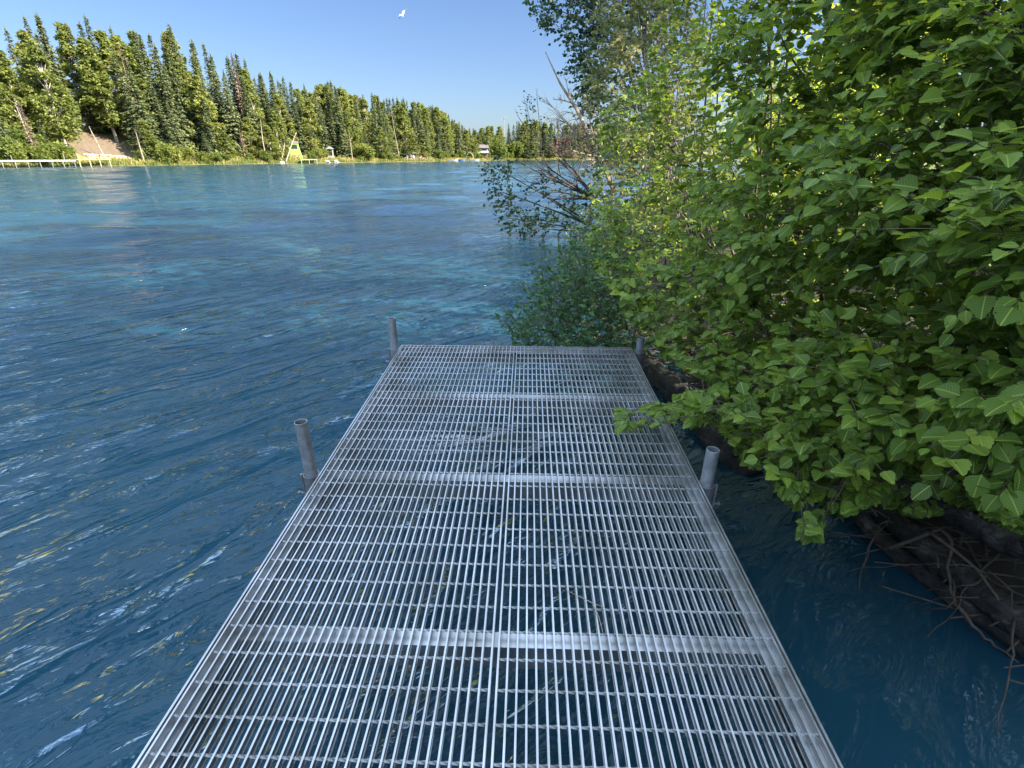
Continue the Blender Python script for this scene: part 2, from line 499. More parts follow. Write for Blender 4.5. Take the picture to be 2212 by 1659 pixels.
L_grass = leaf_mat("tall_bank_grass", (0.09, 0.12, 0.025), (0.22, 0.22, 0.06), (0.42, 0.34, 0.14), 0.3, 0.8, veins=False)

# ------------------------------------------------------------------ the setting: ground and water
FB = np.array([(-420, -520), (-148, 0), (-94, 103), (-58, 171), (-14, 257), (2, 300), (60, 318), (200, 340), (700, 430)], float)
NB = np.array([(4.5, -400), (3.0, -4), (2.35, 1.2), (2.0, 2.6), (1.62, 4.8), (1.75, 12.8), (7, 26), (70, 130), (230, 230), (720, 330)], float)


def side_dist(poly, X, Y):
    """signed distance to an open polyline; positive on its left"""
    best = np.full(X.shape, 1e9); sign = np.ones(X.shape)
    for (ax, ay), (bx, by) in zip(poly[:-1], poly[1:]):
        dx, dy = bx - ax, by - ay
        t = np.clip(((X - ax) * dx + (Y - ay) * dy) / (dx * dx + dy * dy), 0, 1)
        d = np.hypot(X - ax - t * dx, Y - ay - t * dy)
        cr = dx * (Y - ay) - dy * (X - ax)
        u = d < best - 1e-9
        best = np.where(u, d, best); sign = np.where(u, np.sign(cr), sign)
    return best * sign


def wob(X, Y):
    return (np.sin(X * 0.31 + 1.3 * np.sin(Y * 0.17)) + np.sin(Y * 0.27 + 2.1 * np.sin(X * 0.13)) + 0.5 * np.sin(X * 0.83 + Y * 0.71)) / 2.5


def ground_z(X, Y):
    X = np.asarray(X, float); Y = np.asarray(Y, float)
    sl = side_dist(FB, X, Y)            # >0 : on the far bank
    sn = -side_dist(NB, X, Y)           # >0 : on the near bank
    hill = 2.6 + 5.5 * (1 - sm(150, 250, Y))
    zl = 0.12 + 0.9 * sm(0, 4, sl) + hill * sm(3, 30, sl) + 0.35 * wob(X, Y) * sm(1, 8, sl) + 4 * sm(60, 400, sl)
    zn = 0.03 + 0.45 * sm(0, 1.1, sn) + 0.6 * sm(1, 8, sn) + 0.05 * wob(X * 6, Y * 6) * sm(0, 0.5, sn) + 3 * sm(30, 300, sn)
    zr = -1.4 * sm(0, 3.0, np.minimum(-sl, -sn)) - 0.05
    return np.where(sl > 0, zl, np.where(sn > 0, zn, zr))


gx = np.unique(np.concatenate([np.linspace(-3000, -180, 14), np.arange(-180, 90, 2.2), np.arange(0, 9, 0.18), np.linspace(90, 3000, 16)]))
gy = np.unique(np.concatenate([np.linspace(-2000, -12, 12), np.arange(-12, 360, 2.6), np.arange(-3, 16, 0.22), np.linspace(360, 4000, 16)]))
GX, GY = np.meshgrid(gx, gy)
GZ = ground_z(GX, GY)
nx, ny = len(gx), len(gy)
ii = (np.arange(ny - 1)[:, None] * nx + np.arange(nx - 1)[None]).ravel()
gq = np.stack([ii, ii + 1, ii + nx + 1, ii + nx], -1)
ground = mesh_np("ground", np.stack([GX, GY, GZ], -1), [gq], M_ground, smooth=True)
tag(ground, kind="structure")

# river surface: a graded sheet, with the longer waves of the current as real relief close by
wx = np.unique(np.concatenate([np.linspace(-900, -115, 30), np.arange(-115, -8, 0.75), np.arange(-8, 4, 0.045), np.arange(4, 12, 0.3), np.arange(12, 60, 0.9), np.linspace(60, 900, 30)]))
wy = np.unique(np.concatenate([np.linspace(-900, -4, 16), np.arange(-4, 0.2, 0.3), np.arange(0.2, 9, 0.04), np.arange(9, 24, 0.14), np.arange(24, 60, 0.42), np.arange(60, 140, 0.8), np.arange(140, 320, 2.0), np.linspace(322, 900, 30)]))
WX, WY = np.meshgrid(wx, wy)


def waves(X, Y):
    r2 = np.random.default_rng(3)
    Z = np.zeros_like(X)
    for k in range(46):
        lam = 0.28 * (2.6 / 0.28) ** r2.random()
        th = R(146) + r2.normal(0, 0.5)            # crests run along the current, slanting to the dock
        kx, ky = math.cos(th) * 2 * math.pi / lam, math.sin(th) * 2 * math.pi / lam
        am = 0.0030 * lam ** 0.8
        ph = r2.random() * 6.28
        ws = r2.uniform(0.25, 0.6); wp = r2.random(2) * 6.28
        warp = 1.9 * np.sin(X * ws + wp[0] + 0.8 * np.sin(Y * ws * 0.7)) + 1.6 * np.sin(Y * ws * 0.9 + wp[1])
        a_loc = 0.55 + 0.45 * np.sin(X * ws * 1.3 + wp[1]) * np.sin(Y * ws * 1.1 + wp[0])
        s = np.sin(kx * X + ky * Y + ph + warp)
        Z += am * a_loc * (1 - 2 * np.abs(s) ** 0.8 if k % 2 else s)
    return Z


fade = sm(-3.0, 0.5, WY) * (1 - 0.72 * sm(3, 16, WY)) * (1 - sm(20, 60, WY)) * sm(-45, -12, WX) * (1 - 0.75 * sm(0.3, 1.4, WX)) * (1 - sm(3, 10, WX))
WZ = waves(WX, WY) * fade
# rolling waves of the main current, farther out
r3 = np.random.default_rng(5)
ZB = np.zeros_like(WX)
for k in range(16):
    lam = 1.9 * (7.0 / 1.9) ** r3.random(); th = R(95) + r3.normal(0, 0.5)
    kx, ky = math.cos(th) * 2 * math.pi / lam, math.sin(th) * 2 * math.pi / lam
    ws = r3.uniform(0.06, 0.16); wp = r3.random(3) * 6.28
    warp = 2.2 * np.sin(WX * ws + wp[0] + np.sin(WY * ws * 0.6)) + 2.0 * np.sin(WY * ws * 0.8 + wp[1])
    loc_ = np.clip(0.45 + 0.75 * np.sin(WX * ws * 1.5 + wp[1]) * np.sin(WY * ws * 1.2 + wp[2]), 0, 1.2)
    ZB += 0.030 * lam / 6.283 * loc_ * np.sin(kx * WX + ky * WY + wp[2] + warp)
WZ += ZB * sm(7, 16, WY) * (1 - sm(250, 330, WY)) * (1 - 0.5 * sm(60, 200, WY))
# bow ripples spreading downstream of the four pipe legs
for cx, cy in ((-1.0, 2.12), (0.94, 2.1), (-0.94, 3.88), (1.0, 3.88)):
    rr_ = np.hypot(WX - cx, WY - cy)
    WZ += 0.009 * np.exp(-rr_ / 0.35) * np.cos(rr_ * 38) * sm(0.02, 0.1, rr_)
nx2, ny2 = len(wx), len(wy)
ii = (np.arange(ny2 - 1)[:, None] * nx2 + np.arange(nx2 - 1)[None]).ravel()
river = mesh_np("river_water", np.stack([WX, WY, WZ], -1), [np.stack([ii, ii + 1, ii + nx2 + 1, ii + nx2], -1)], M_water, smooth=True)
tag(river, kind="structure")

# ------------------------------------------------------------------ the dock
SL = math.tan(R(1.0))
dock = empty("aluminium_dock", (-0.089, 0, CAMZ - 1.478))
dock.rotation_euler = (R(1.0), 0, -R(1.745))
tag(dock, "aluminium grating dock reaching out over the blue river water", "dock")
PIT, NBAR = 0.03016, 31
Y0, Y1 = -0.45, 3.905
HALF = 0.0075
for sgn in (-1, 1):
    bars = MB()
    xs = [sgn * (HALF + 0.0035 + i * PIT) for i in range(NBAR)]
    for x in xs:
        # I-shaped bearing bar: top flange, thin web, bottom flange
        bars.box(x - 0.0029, x + 0.0029, Y0, Y1, -0.0042, 0.0)
        bars.box(x - 0.0012, x + 0.0012, Y0, Y1, -0.0265, -0.0042)
        bars.box(x - 0.0029, x + 0.0029, Y0, Y1, -0.0300, -0.0265)
    panel = bars.build("grating_panel", M_alu, dock)
    rods = MB()
    nrod = int((Y1 - Y0) / 0.1016)
    x_a, x_b = min(xs), max(xs)
    ns = 4 * (NBAR - 1)
    X = np.linspace(x_a, x_b, ns + 1)
    for k in range(nrod + 1):
        y = 3.868 - k * 0.1016
        ang = np.linspace(0, (NBAR - 1) * math.pi / 2, ns + 1) + math.pi / 4
        V = np.stack([np.stack([X, y + 0.0048 * np.cos(ang + q * math.pi / 2), -0.0085 + 0.0048 * np.sin(ang + q * math.pi / 2)], -1) for q in range(4)], 1).reshape(-1, 3)
        i = np.arange(ns)[:, None] * 4; q = np.arange(4)[None]; q2 = (q + 1) % 4
        rods.add(V, np.stack([i + q, i + q2, i + 4 + q2, i + 4 + q], -1).reshape(-1, 4))
    rods.build("cross_rods", M_rod, panel)
XE = HALF + 0.0035 + 30 * PIT            # outermost bar
for sgn in (-1, 1):
    b = MB()
    x0 = sgn * (XE + 0.011); x1 = sgn * (XE + 0.018)
    b.box(min(x0, x1), max(x0, x1), Y0, Y1 + 0.004, -0.14, -0.001)           # upright edge plate
    xi = sgn * (XE - 0.042)
    b.box(min(xi, x0), max(xi, x0), Y0, Y1 - 0.008, -0.0380, -0.0310)        # shelf that carries the grating
    b.box(min(xi, x0), max(xi, x0), Y0, Y1 - 0.008, -0.139, -0.133)
    b.build("side_rail", M_alu, dock)
for y in (-0.35, 0.30, 1.215, 2.133, 3.051):
    b = MB()
    xw = XE - 0.046
    b.box(-xw, xw, y - 0.029, y + 0.029, -0.0370, -0.0310)
    b.box(-xw, xw, y - 0.029, y - 0.023, -0.135, -0.0370)
    b.box(-xw, xw, y - 0.023, y + 0.020, -0.135, -0.129)
    b.build("cross_beam", M_alu, dock)
b = MB()
b.box(-XE - 0.011, XE + 0.011, Y1 - 0.003, Y1 + 0.004, -0.14, -0.0015)
b.box(-XE - 0.009, XE + 0.009, Y1 - 0.060, Y1 - 0.003, -0.0370, -0.0310)
b.build("end_rail", M_alu, dock)
for (x, y, top) in ((-0.982, 2.116, 0.286), (0.970, 2.09, 0.185), (-0.978, 3.85, 0.244), (0.985, 3.83, 0.11)):
    b = MB()
    b.lathe([(0.0302, -1.75), (0.0302, top - 0.001), (0.0296, top), (0.0268, top), (0.0262, top - 0.001), (0.0262, -0.9)], 28, (x, y))
    b.build("pipe_leg", M_pipe, dock, smooth=False)
    b = MB()
    b.lathe([(0.0335, -0.24), (0.0335, -0.012), (0.0395, -0.012), (0.0400, -0.013), (0.0400, -0.24), (0.0335, -0.24)], 28, (x, y))
    # welded lug with a set screw on the outer side
    s_ = 1 if x > 0 else -1
    b.bar((x + s_ * 0.045, y - 0.01, -0.14), (x + s_ * 0.045, y - 0.01, -0.008), 0.014, 0.012, (1, 0, 0))
    b.tube([(x + s_ * 0.03, y - 0.012, -0.12), (x + s_ * 0.068, y - 0.012, -0.12)], 0.006, 8)
    b.tube([(x + s_ * 0.066, y - 0.012, -0.12), (x + s_ * 0.078, y - 0.012, -0.12)], 0.010, 8)
    xin = s_ * (XE + 0.0185)
    b.box(min(xin, x), max(xin, x), y - 0.022, y + 0.022, -0.225, -0.045)
    b.build("leg_sleeve", M_sleeve, dock)

# a thin dry twig lying across the grating
b = MB()
dm = Matrix.Translation(dock.location) @ dock.rotation_euler.to_matrix().to_4x4()
tw = [(0.245, 1.40, 0.004), (0.30, 1.365, 0.006), (0.335, 1.34, 0.009), (0.350, 1.28, 0.006), (0.356, 1.22, 0.004)]
tw = [tuple(dm @ Vector(p)) for p in tw]
b.tube(tw, [0.001, 0.0016, 0.002, 0.0014, 0.0008], 5)
b.tube([tw[2], tuple(dm @ Vector((0.375, 1.325, 0.006)))], [0.0014, 0.0007], 5)
tag(b.build("dry_twig", M_dead), "thin bent dry twig lying on the near part of the dock grating", "twig")

# ------------------------------------------------------------------ leaves, branches and shrubs of the near bank
def leaf_template(rows=7, teeth=True, width=0.80, fold=0.16, droop=0.16, narrow=False):
    t = np.linspace(0, 1, rows)
    if narrow:
        wd = 0.24 * np.sin(np.pi * t ** 0.85)
    else:
        wd = width * 0.5 * np.sin(np.pi * t ** 0.80) ** 0.80
    wd[0] = 0.012; wd[-1] = 0.004
    V = []; UV = []
    for ti, wi in zip(t, wd):
        z0 = -droop * ti ** 2
        for s_ in (-1, 0, 1):
            V.append((s_ * wi, ti, z0 + fold * wi * abs(s_))); UV.append((s_ * wi, ti))
    Q = []; T = []
    for i in range(rows - 1):
        a = i * 3
        Q += [(a, a + 1, a + 4, a + 3), (a + 1, a + 2, a + 5, a + 4)]
    if teeth:
        for i in range(rows - 1):
            for s_, o in ((-1, 0), (1, 2)):
                for f_, ex in ((0.72, 0.055),):
                    tt = t[i] + (t[i + 1] - t[i]) * f_
                    wi = wd[i] + (wd[i + 1] - wd[i]) * f_ + ex * (0.6 + 0.4 * (i % 2))
                    V.append((s_ * wi, tt + 0.035, -droop * tt ** 2 + fold * wi)); UV.append((s_ * wi, tt))
                    k = len(V) - 1
                    T.append((i * 3 + o, (i + 1) * 3 + o, k) if s_ < 0 else (i * 3 + o, k, (i + 1) * 3 + o))
    return np.array(V, float), np.array(Q, int), np.array(T, int).reshape(-1, 3), np.array(UV, float)


T_FINE = [leaf_template(7, True, 0.82, f, d) for f, d in ((0.16, 0.16), (0.45, 0.30), (0.05, -0.10), (0.62, 0.12), (0.30, 0.45))]
T_MID = [leaf_template(4, False, 0.80, f, d) for f, d in ((0.15, 0.15), (0.35, 0.2))]
T_NARROW = [leaf_template(5, False, 0, 0.3, d, narrow=True) for d in (0.15, 0.3)]


def leaves_mesh(name, P, D, NRM, size, tint, templates, mat, parent, pick=None):
    """P base points, D direction of the blade, NRM blade normal, all (n,3)"""
    n = len(P)
    D = D / (np.linalg.norm(D, axis=1)[:, None] + 1e-9)
    X = np.cross(D, NRM); X /= np.linalg.norm(X, axis=1)[:, None] + 1e-9
    Z = np.cross(X, D)
    pick = rng.integers(0, len(templates), n) if pick is None else pick
    Vs = []; Qs = []; Ts = []; UQ = []; UT = []; tn = []; off = 0
    for k, (tv, tq, tt, tu) in enumerate(templates):
        idx = np.where(pick == k)[0]
        if not len(idx): continue
        m = len(idx); nv = len(tv)
        S = size[idx][:, None, None]
        V = P[idx][:, None] + S * (tv[None, :, 0:1] * X[idx][:, None] + tv[None, :, 1:2] * D[idx][:, None] + tv[None, :, 2:3] * Z[idx][:, None])
        Vs.append(V.reshape(-1, 3))
        o = off + np.arange(m)[:, None, None] * nv
        Qs.append((tq[None] + o).reshape(-1, 4)); UQ.append(np.tile(tu[tq], (m, 1, 1)).reshape(-1, 4, 2))
        if len(tt):
            Ts.append((tt[None] + o).reshape(-1, 3)); UT.append(np.tile(tu[tt], (m, 1, 1)).reshape(-1, 3, 2))
        tn.append(np.repeat(tint[idx], nv)); off += m * nv
    polys = [np.vstack(Qs)]; uvs = [np.vstack(UQ)]
    if Ts: polys.append(np.vstack(Ts)); uvs.append(np.vstack(UT))
    return mesh_np(name, np.vstack(Vs), polys, mat, parent, True, np.concatenate(tn), uvs)


def bez(a, b, c, n=6):
    t = np.linspace(0, 1, n)[:, None]
    return (1 - t) ** 2 * a + 2 * t * (1 - t) * b + t ** 2 * c


def unit(v):
    v = np.asarray(v, float)
    return v / (np.linalg.norm(v) + 1e-9)


def inside(poly, px, py):
    c = np.zeros(np.shape(px), bool); j = len(poly) - 1
    for i in range(len(poly)):
        xi, yi = poly[i]; xj, yj = poly[j]
        hit = ((yi > py) != (yj > py)) & (px < (xj - xi) * (py - yi) / (yj - yi + 1e-12) + xi)
        c ^= hit; j = i
    return c



def grow(name, label, cat, base, stems, sprays, leafmat, stemmat, templates, leaf_len, n_leaves=(5, 9), twig=0.26,
         group=None, outline=None, flat=0.75, tint_mu=0.45, tint_sd=0.2, droop=0.1, r_stem=0.016, cutoff=None, crown_name="foliage", stem_name="stems", spread=0.9):
    """a bush: stems (polylines), then a twig with leaves at every spray point, joined to the nearest stem"""
    base = np.asarray(base, float)
    root = empty(name, base)
    tag(root, label, cat, group)
    mb = MB()
    nodes = []
    for S in stems:
        S = np.asarray(S, float)
        n = len(S)
        mb.tube(S - base, np.linspace(r_stem, r_stem * 0.25, n) * rng.uniform(0.8, 1.2), 6)
        nodes.append(S[max(1, n // 4):])
    nodes = np.vstack(nodes)
    sprays = np.asarray(sprays, float)
    sprays = sprays[np.argsort(np.linalg.norm(sprays - nodes.mean(0) * 0.5 - base * 0.5, axis=1))]
    if outline is not None:
        u_, v_, _z = proj(sprays); sprays = sprays[inside(outline, u_, v_)]
    extra_n = [nodes]; rad_n = [np.full(len(nodes), 0.007)]
    LP = []; LD = []; LN = []; LS = []; LT = []
    for c in sprays:
        c = np.asarray(c, float)
        if len(extra_n) > 40: extra_n = [np.vstack(extra_n)]; rad_n = [np.concatenate(rad_n)]
        nodes = np.vstack(extra_n); nrad = np.concatenate(rad_n)
        dz = c[2] - nodes[:, 2]
        d = np.linalg.norm(nodes - c, axis=1)
        d = np.where(d < 0.14, 5.0, d) + np.where(dz < -0.15, 1.2 * (-dz), 0)
        ia = np.argmin(d); a = nodes[ia]
        out = c - a; L = np.linalg.norm(out)
        dirn = unit(out + np.array([rng.normal(0, 0.35), rng.normal(0, 0.35), rng.normal(-droop, 0.25)]) * max(L, 0.25))
        midp = a + out * 0.5 + np.array([0, 0, 0.12 * L + 0.02]) + rng.normal(0, 0.05, 3) * L
        path = bez(a, midp, c, 5)
        tl = twig * rng.uniform(0.7, 1.35)
        tip = c + dirn * tl + np.array([0, 0, -droop * tl])
        if outline is not None:
            for _ in range(3):
                u_, v_, _z = proj(tip)
                if inside(outline, np.array([u_]), np.array([v_]))[0]: break
                tl *= 0.5; tip = c + dirn * tl
        tw_ = bez(c, c + dirn * tl * 0.5, tip, 5)
        full = np.vstack([path, tw_[1:]])
        r0 = min(0.75 * nrad[ia] + 0.0006, 0.0022 + 0.0035 * L)
        extra_n.append(path[2:4]); rad_n.append(np.full(2, max(0.0016, r0 * 0.7)))
        mb.tube(full - base, np.linspace(r0, 0.0011, len(full)), 4, cap=False)
        # allow new sprays to hang on this one
        nl = rng.integers(n_leaves[0], n_leaves[1] + 1)
        tt = np.sort(rng.uniform(-0.25, 1.0, nl)); tt[-1] = 1.0
        side = 1
        t0 = np.clip(rng.normal(tint_mu, tint_sd * 0.6), 0, 1)
        for q in tt:
            if q < 0: p = path[-1] + (path[-2] - path[-1]) * (-q)
            else: p = (1 - q) ** 2 * c + 2 * q * (1 - q) * (c + dirn * tl * 0.5) + q * q * tip
            lat = unit(np.cross(dirn, (0, 0, 1)) + 1e-6) * side
            side = -side
            ld = unit(dirn * (0.75 if q < 1 else 1.6) + lat * spread * (1 if q < 1 else 0.15) + np.array([0, 0, rng.normal(-0.22, 0.3)]) + rng.normal(0, 0.15, 3))
            nr = unit(np.array([0, 0, 1.0]) * flat + rng.normal(0, 1, 3) * (1 - flat) + np.array([-0.15, -0.15, 0]))
            sz = leaf_len * rng.uniform(0.45, 1.25) * (0.75 + 0.25 * min(1, q + 0.5))
            LP.append(p + ld * leaf_len * 0.12); LD.append(ld); LN.append(nr); LS.append(sz)
            LT.append(np.clip(t0 + rng.normal(0, tint_sd * 0.6), 0, 1))
    mb.build(stem_name, stemmat, root)
    LP, LD, LN, LS, LT = map(np.array, (LP, LD, LN, LS, LT))
    if outline is not None:
        u_, v_, _z = proj(LP + LD * LS[:, None] * 0.6)
        kp_ = inside(outline, u_, v_)
        LP, LD, LN, LS, LT = LP[kp_], LD[kp_], LN[kp_], LS[kp_], LT[kp_]
    leaves_mesh(crown_name, LP - base, LD, LN, LS, LT, templates, leafmat, root)
    return root


# how far away the river-facing side of the thicket stands (photo x, y, metres)
DCTRL = np.array([(1330, 905, 2.55), (1480, 870, 2.35), (1560, 950, 2.2), (1700, 1080, 1.85), (1790, 1120, 1.75), (2000, 1110, 1.7), (2230, 1150, 1.55),
                  (2230, 800, 1.35), (2230, 500, 1.25), (2230, 100, 1.45), (1900, 380, 1.75), (1900, 700, 1.85), (1650, 500, 2.5), (1600, 750, 2.6),
                  (1450, 650, 3.4), (1400, 760, 3.6), (1380, 480, 4.6), (1330, 350, 5.6), (1480, 250, 4.2), (1700, 150, 2.7), (2000, 0, 1.9), (2000, -300, 2.0),
                  (1600, -200, 3.4), (1450, 0, 5.0), (2230, -300, 1.7), (2400, 500, 1.2), (2400, 1000, 1.3), (1880, 950, 1.7)], float)


def depth(px, py):
    px = np.atleast_1d(px).astype(float); py = np.atleast_1d(py).astype(float)
    d2 = (px[:, None] - DCTRL[None, :, 0]) ** 2 + (py[:, None] - DCTRL[None, :, 1]) ** 2 + 400
    wgt = d2 ** -1.6
    return (wgt * DCTRL[None, :, 2]).sum(1) / wgt.sum(1)


OUT = [(1470, -330), (1440, -60), (1410, 60), (1390, 160), (1300, 245), (1285, 340), (1270, 400), (1290, 470), (1265, 520), (1290, 590), (1330, 640), (1360, 690), (1405, 735),
       (1430, 770), (1500, 805), (1540, 835), (1480, 850), (1400, 868), (1330, 872), (1320, 905), (1335, 935), (1420, 920), (1470, 915), (1550, 925), (1585, 965), (1610, 1000), (1660, 1015), (1690, 1085), (1722, 1095), (1728, 1165), (1775, 1168), (1780, 1105), (1800, 1120),
       (1900, 1085), (1990, 1120), (2080, 1085), (2160, 1130), (2420, 1180), (2480, 200), (2480, -330)]

shrub_bases = np.array([(2.75, 0.35), (2.7, 1.5), (2.55, 2.7), (2.35, 4.0), (2.5, 5.4), (2.6, 7.2)])
shrub_labels = [
    "large leafy alder bush with the biggest nearest leaves at the right edge of the photo",
    "leafy alder bush whose low branches hang over the dark water beside the bank logs",
    "alder bush reaching one leafy branch out over the right edge of the dock",
    "green alder bush standing behind the far right pipe leg of the dock",
    "alder bush on the bank between the narrow-leaved willow and the alders beside the dock",
    "farthest alder bush on the near bank, just right of the yellowing twiggy willow",
]
# sample the thicket
NS = 6500
px = rng.uniform(1260, 2480, NS * 3); py = rng.uniform(-330, 1180, NS * 3)
ok = inside(OUT, px, py)
px, py = px[ok][:NS], py[ok][:NS]
dep = depth(px, py)
# more twigs per picture area where it is far away, fewer in front
keep = rng.random(len(px)) < np.clip(0.42 + 0.22 * (dep - 1.2), 0.42, 1.0)
px, py, dep = px[keep], py[keep], dep[keep]
bay = 0.55 * (np.sin(px * 0.011 + 1.7 * np.sin(py * 0.008)) * np.sin(py * 0.013 + 1.1)) * 0.5
gapn = np.sin(px * 0.021 + 2.2 * np.sin(py * 0.013)) + np.sin(py * 0.026 + 1.9 * np.sin(px * 0.017 + 1)) + 0.6 * np.sin(px * 0.05 + py * 0.043)
up_right = sm(1350, 1550, px) * (1 - sm(620, 800, py))
kp_ = gapn < 1.45 - 0.6 * up_right + rng.normal(0, 0.25, len(px))
px, py, dep, bay = px[kp_], py[kp_], dep[kp_], bay[kp_]
extra = rng.exponential(0.36, len(px)) * (0.6 + 0.25 * dep) + bay * 0.5
extra = np.clip(extra, 0, 2.8)
hollow = np.exp(-(((px - 1900) / 230) ** 2 + ((py - 640) / 75) ** 2)) + np.exp(-(((px - 2050) / 170) ** 2 + ((py - 1010) / 50) ** 2))
extra += hollow * 0.9
P = at(px, py, dep + extra)
P = P[P[:, 2] > 0.10]
gz = ground_z(P[:, 0], P[:, 1])
P = P[P[:, 2] > gz + 0.05]
# keep clear of the dock surface
loc = P - np.array(dock.location)
P = P[~((np.abs(P[:, 0]) < 0.98) & (P[:, 1] < 3.95) & (P[:, 2] < 0.60))]
own = np.argmin(((P[:, None, :2] - shrub_bases[None] - np.array([-0.7, 0.25])) ** 2 * np.array([0.35, 1.0])).sum(-1), 1)
for k, (bx, by) in enumerate(shrub_bases):
    S = P[own == k]
    if not len(S): continue
    bz = float(ground_z(np.array([bx]), np.array([by]))[0])
    base = np.array([bx, by, bz - 0.05])
    c = S.mean(0)
    stems = []
    for q in range(9):
        tgt = S[rng.integers(len(S))] + np.array([0.15, 0, 0.1])
        st = base + np.array([rng.normal(0, 0.14), rng.normal(0, 0.22), 0])
        up_ = st + (tgt - st) * np.array([0.25, 0.25, 0.75])
        stems.append(bez(st, up_, tgt, 12) + np.cumsum(rng.normal(0, 0.012, (12, 3)), 0))
    far = np.linalg.norm(c - CAM)
    fine = k <= 3
    grow("alder_bush", shrub_labels[k], "bush", base, stems, S, L_willow if k == 5 else L_alder, M_stem, T_FINE if fine else T_MID,
         0.056 if k < 2 else 0.060, (10, 15), 0.25, group="alder bushes on the near bank", outline=OUT, tint_mu=0.47, tint_sd=0.24)


def blob(c, r, n, shell=0.35):
    v = rng.normal(0, 1, (n, 3)); v /= np.linalg.norm(v, axis=1)[:, None]
    rad = rng.uniform(shell, 1, n) ** 0.6
    return np.asarray(c) + v * rad[:, None] * np.asarray(r)


def stems_to(base, targets, n, jit=0.15, bow=0.7, k=10, wig=0.02):
    out = []
    for q in range(n):
        tgt = targets[rng.integers(len(targets))]
        st = np.asarray(base) + np.array([rng.normal(0, jit), rng.normal(0, jit), 0])
        out.append(bez(st, st + (tgt - st) * np.array([0.3, 0.3, bow]), tgt, k) + np.cumsum(rng.normal(0, wig, (k, 3)), 0))
    return out


def zg(x, y):
    return float(ground_z(np.array([x]), np.array([y]))[0])


def spray_region(poly, d0, d1, n, xr=None):
    xs = [p[0] for p in poly]; ys = [p[1] for p in poly]
    a = rng.uniform(min(xs), max(xs), n * 4); b_ = rng.uniform(min(ys), max(ys), n * 4)
    m = inside(poly, a, b_)
    a, b_ = a[m][:n], b_[m][:n]
    P_ = at(a, b_, rng.uniform(d0, d1, len(a)))
    g_ = ground_z(P_[:, 0], P_[:, 1])
    return P_[(P_[:, 2] > 0.04) & (P_[:, 2] > g_)]


# narrow-leaved willow at the end of the dock
S = spray_region([(1105, 715), (1130, 690), (1170, 700), (1165, 640), (1180, 600), (1215, 590), (1240, 560), (1300, 560), (1370, 600), (1400, 690), (1400, 760), (1360, 765), (1240, 770), (1130, 760)], 4.2, 5.6, 620)
base = (1.75, 5.2, zg(1.75, 5.2))
grow("willow_bush", "narrow-leaved dark green willow bush leaning over the water past the dock end", "bush", base, stems_to(base, S, 16, 0.2, 0.5), S, L_willow, M_stem, T_NARROW, 0.055, (8, 13), 0.22, tint_mu=0.5, tint_sd=0.22, flat=0.4, droop=-0.35, r_stem=0.009)
# undergrowth behind it, on the bank toe
S = spray_region([(1230, 505), (1300, 480), (1400, 500), (1480, 560), (1420, 640), (1330, 620), (1250, 560), (1235, 540)], 6.5, 9.0, 330)
base = (2.2, 8.0, zg(2.2, 8.0))
grow("willow_bush", "small dark willow bush at the waterline between the fallen tree and the big willow", "bush", base, stems_to(base, S, 10, 0.2, 0.5), S, L_willow, M_stem, T_NARROW, 0.06, (8, 12), 0.24, tint_mu=0.4, tint_sd=0.25, flat=0.4, droop=-0.2, r_stem=0.010)
# tall yellowing willow behind the alders
S = spray_region([(1300, -160), (1470, -160), (1520, 100), (1500, 330), (1400, 470), (1320, 480), (1285, 430), (1300, 300), (1280, 250), (1282, 170), (1300, 120)], 8.5, 11.5, 1150)
base = (3.1, 10.3, zg(3.1, 10.3))
grow("twiggy_willow", "tall willow with pale upright twigs and sunlit yellowing leaves", "tree", base, stems_to(base, S, 20, 0.35, 0.75, 12), S, L_pale, M_dead, T_MID + T_NARROW, 0.085, (11, 17), 0.36, tint_mu=0.42, tint_sd=0.3, flat=0.3, r_stem=0.017)
# dark cottonwood whose crown hangs into the sky
S = spray_region([(1165, 45), (1170, 5), (1200, -40), (1260, -130), (1480, -160), (1450, 60), (1330, 110), (1300, 150), (1262, 140), (1255, 165), (1232, 155), (1245, 100), (1215, 70), (1185, 65)], 12.5, 15.5, 900)
S2 = spray_region([(1268, 150), (1300, 150), (1310, 230), (1280, 250), (1262, 215)], 12.8, 14.5, 110)
S3 = spray_region([(1290, 230), (1340, 260), (1320, 350), (1295, 340)], 12.8, 14.5, 60)
S = np.vstack([S, S2, S3])
base = (4.2, 15.0, zg(4.2, 15.0))
st = stems_to(base, S, 12, 0.12, 0.9, 12)
grow("cottonwood_tree", "dark leafy tree whose crown hangs into the sky at the top of the thicket", "tree", base, st, S, L_dark, M_bark, T_MID, 0.10, (11, 16), 0.36, tint_mu=0.40, tint_sd=0.28, flat=0.2, r_stem=0.05, crown_name="crown", stem_name="trunk")

# tree fallen over the water, still leafy at its tips
tree_base = at(1300, 505, 13.6); tree_base[2] = 0.12
tips = []
for poly, n in (([(1040, 348), (1075, 340), (1110, 345), (1110, 390), (1060, 400)], 42), ([(1055, 410), (1120, 390), (1135, 430), (1085, 450)], 40),
                ([(1080, 440), (1180, 450), (1250, 470), (1240, 492), (1120, 500), (1090, 480)], 130), ([(1150, 395), (1185, 390), (1190, 425), (1155, 420)], 16),
                ([(1220, 430), (1270, 400), (1290, 460), (1250, 490)], 60)):
    tips.append(spray_region(poly, 12.6, 13.8, n))
S = np.vstack(tips)
st = [bez(tree_base, at(1200, 430, 13.4), at(1045, 350, 13.0), 12), bez(tree_base, at(1220, 460, 13.4), at(1085, 415, 12.9), 12),
      bez(tree_base, at(1220, 490, 13.4), at(1090, 470, 12.8), 12), bez(tree_base, at(1250, 480, 13.3), at(1150, 400, 13.2), 10),
      bez(tree_base, at(1240, 500, 13.1), at(1130, 492, 12.7), 10)]
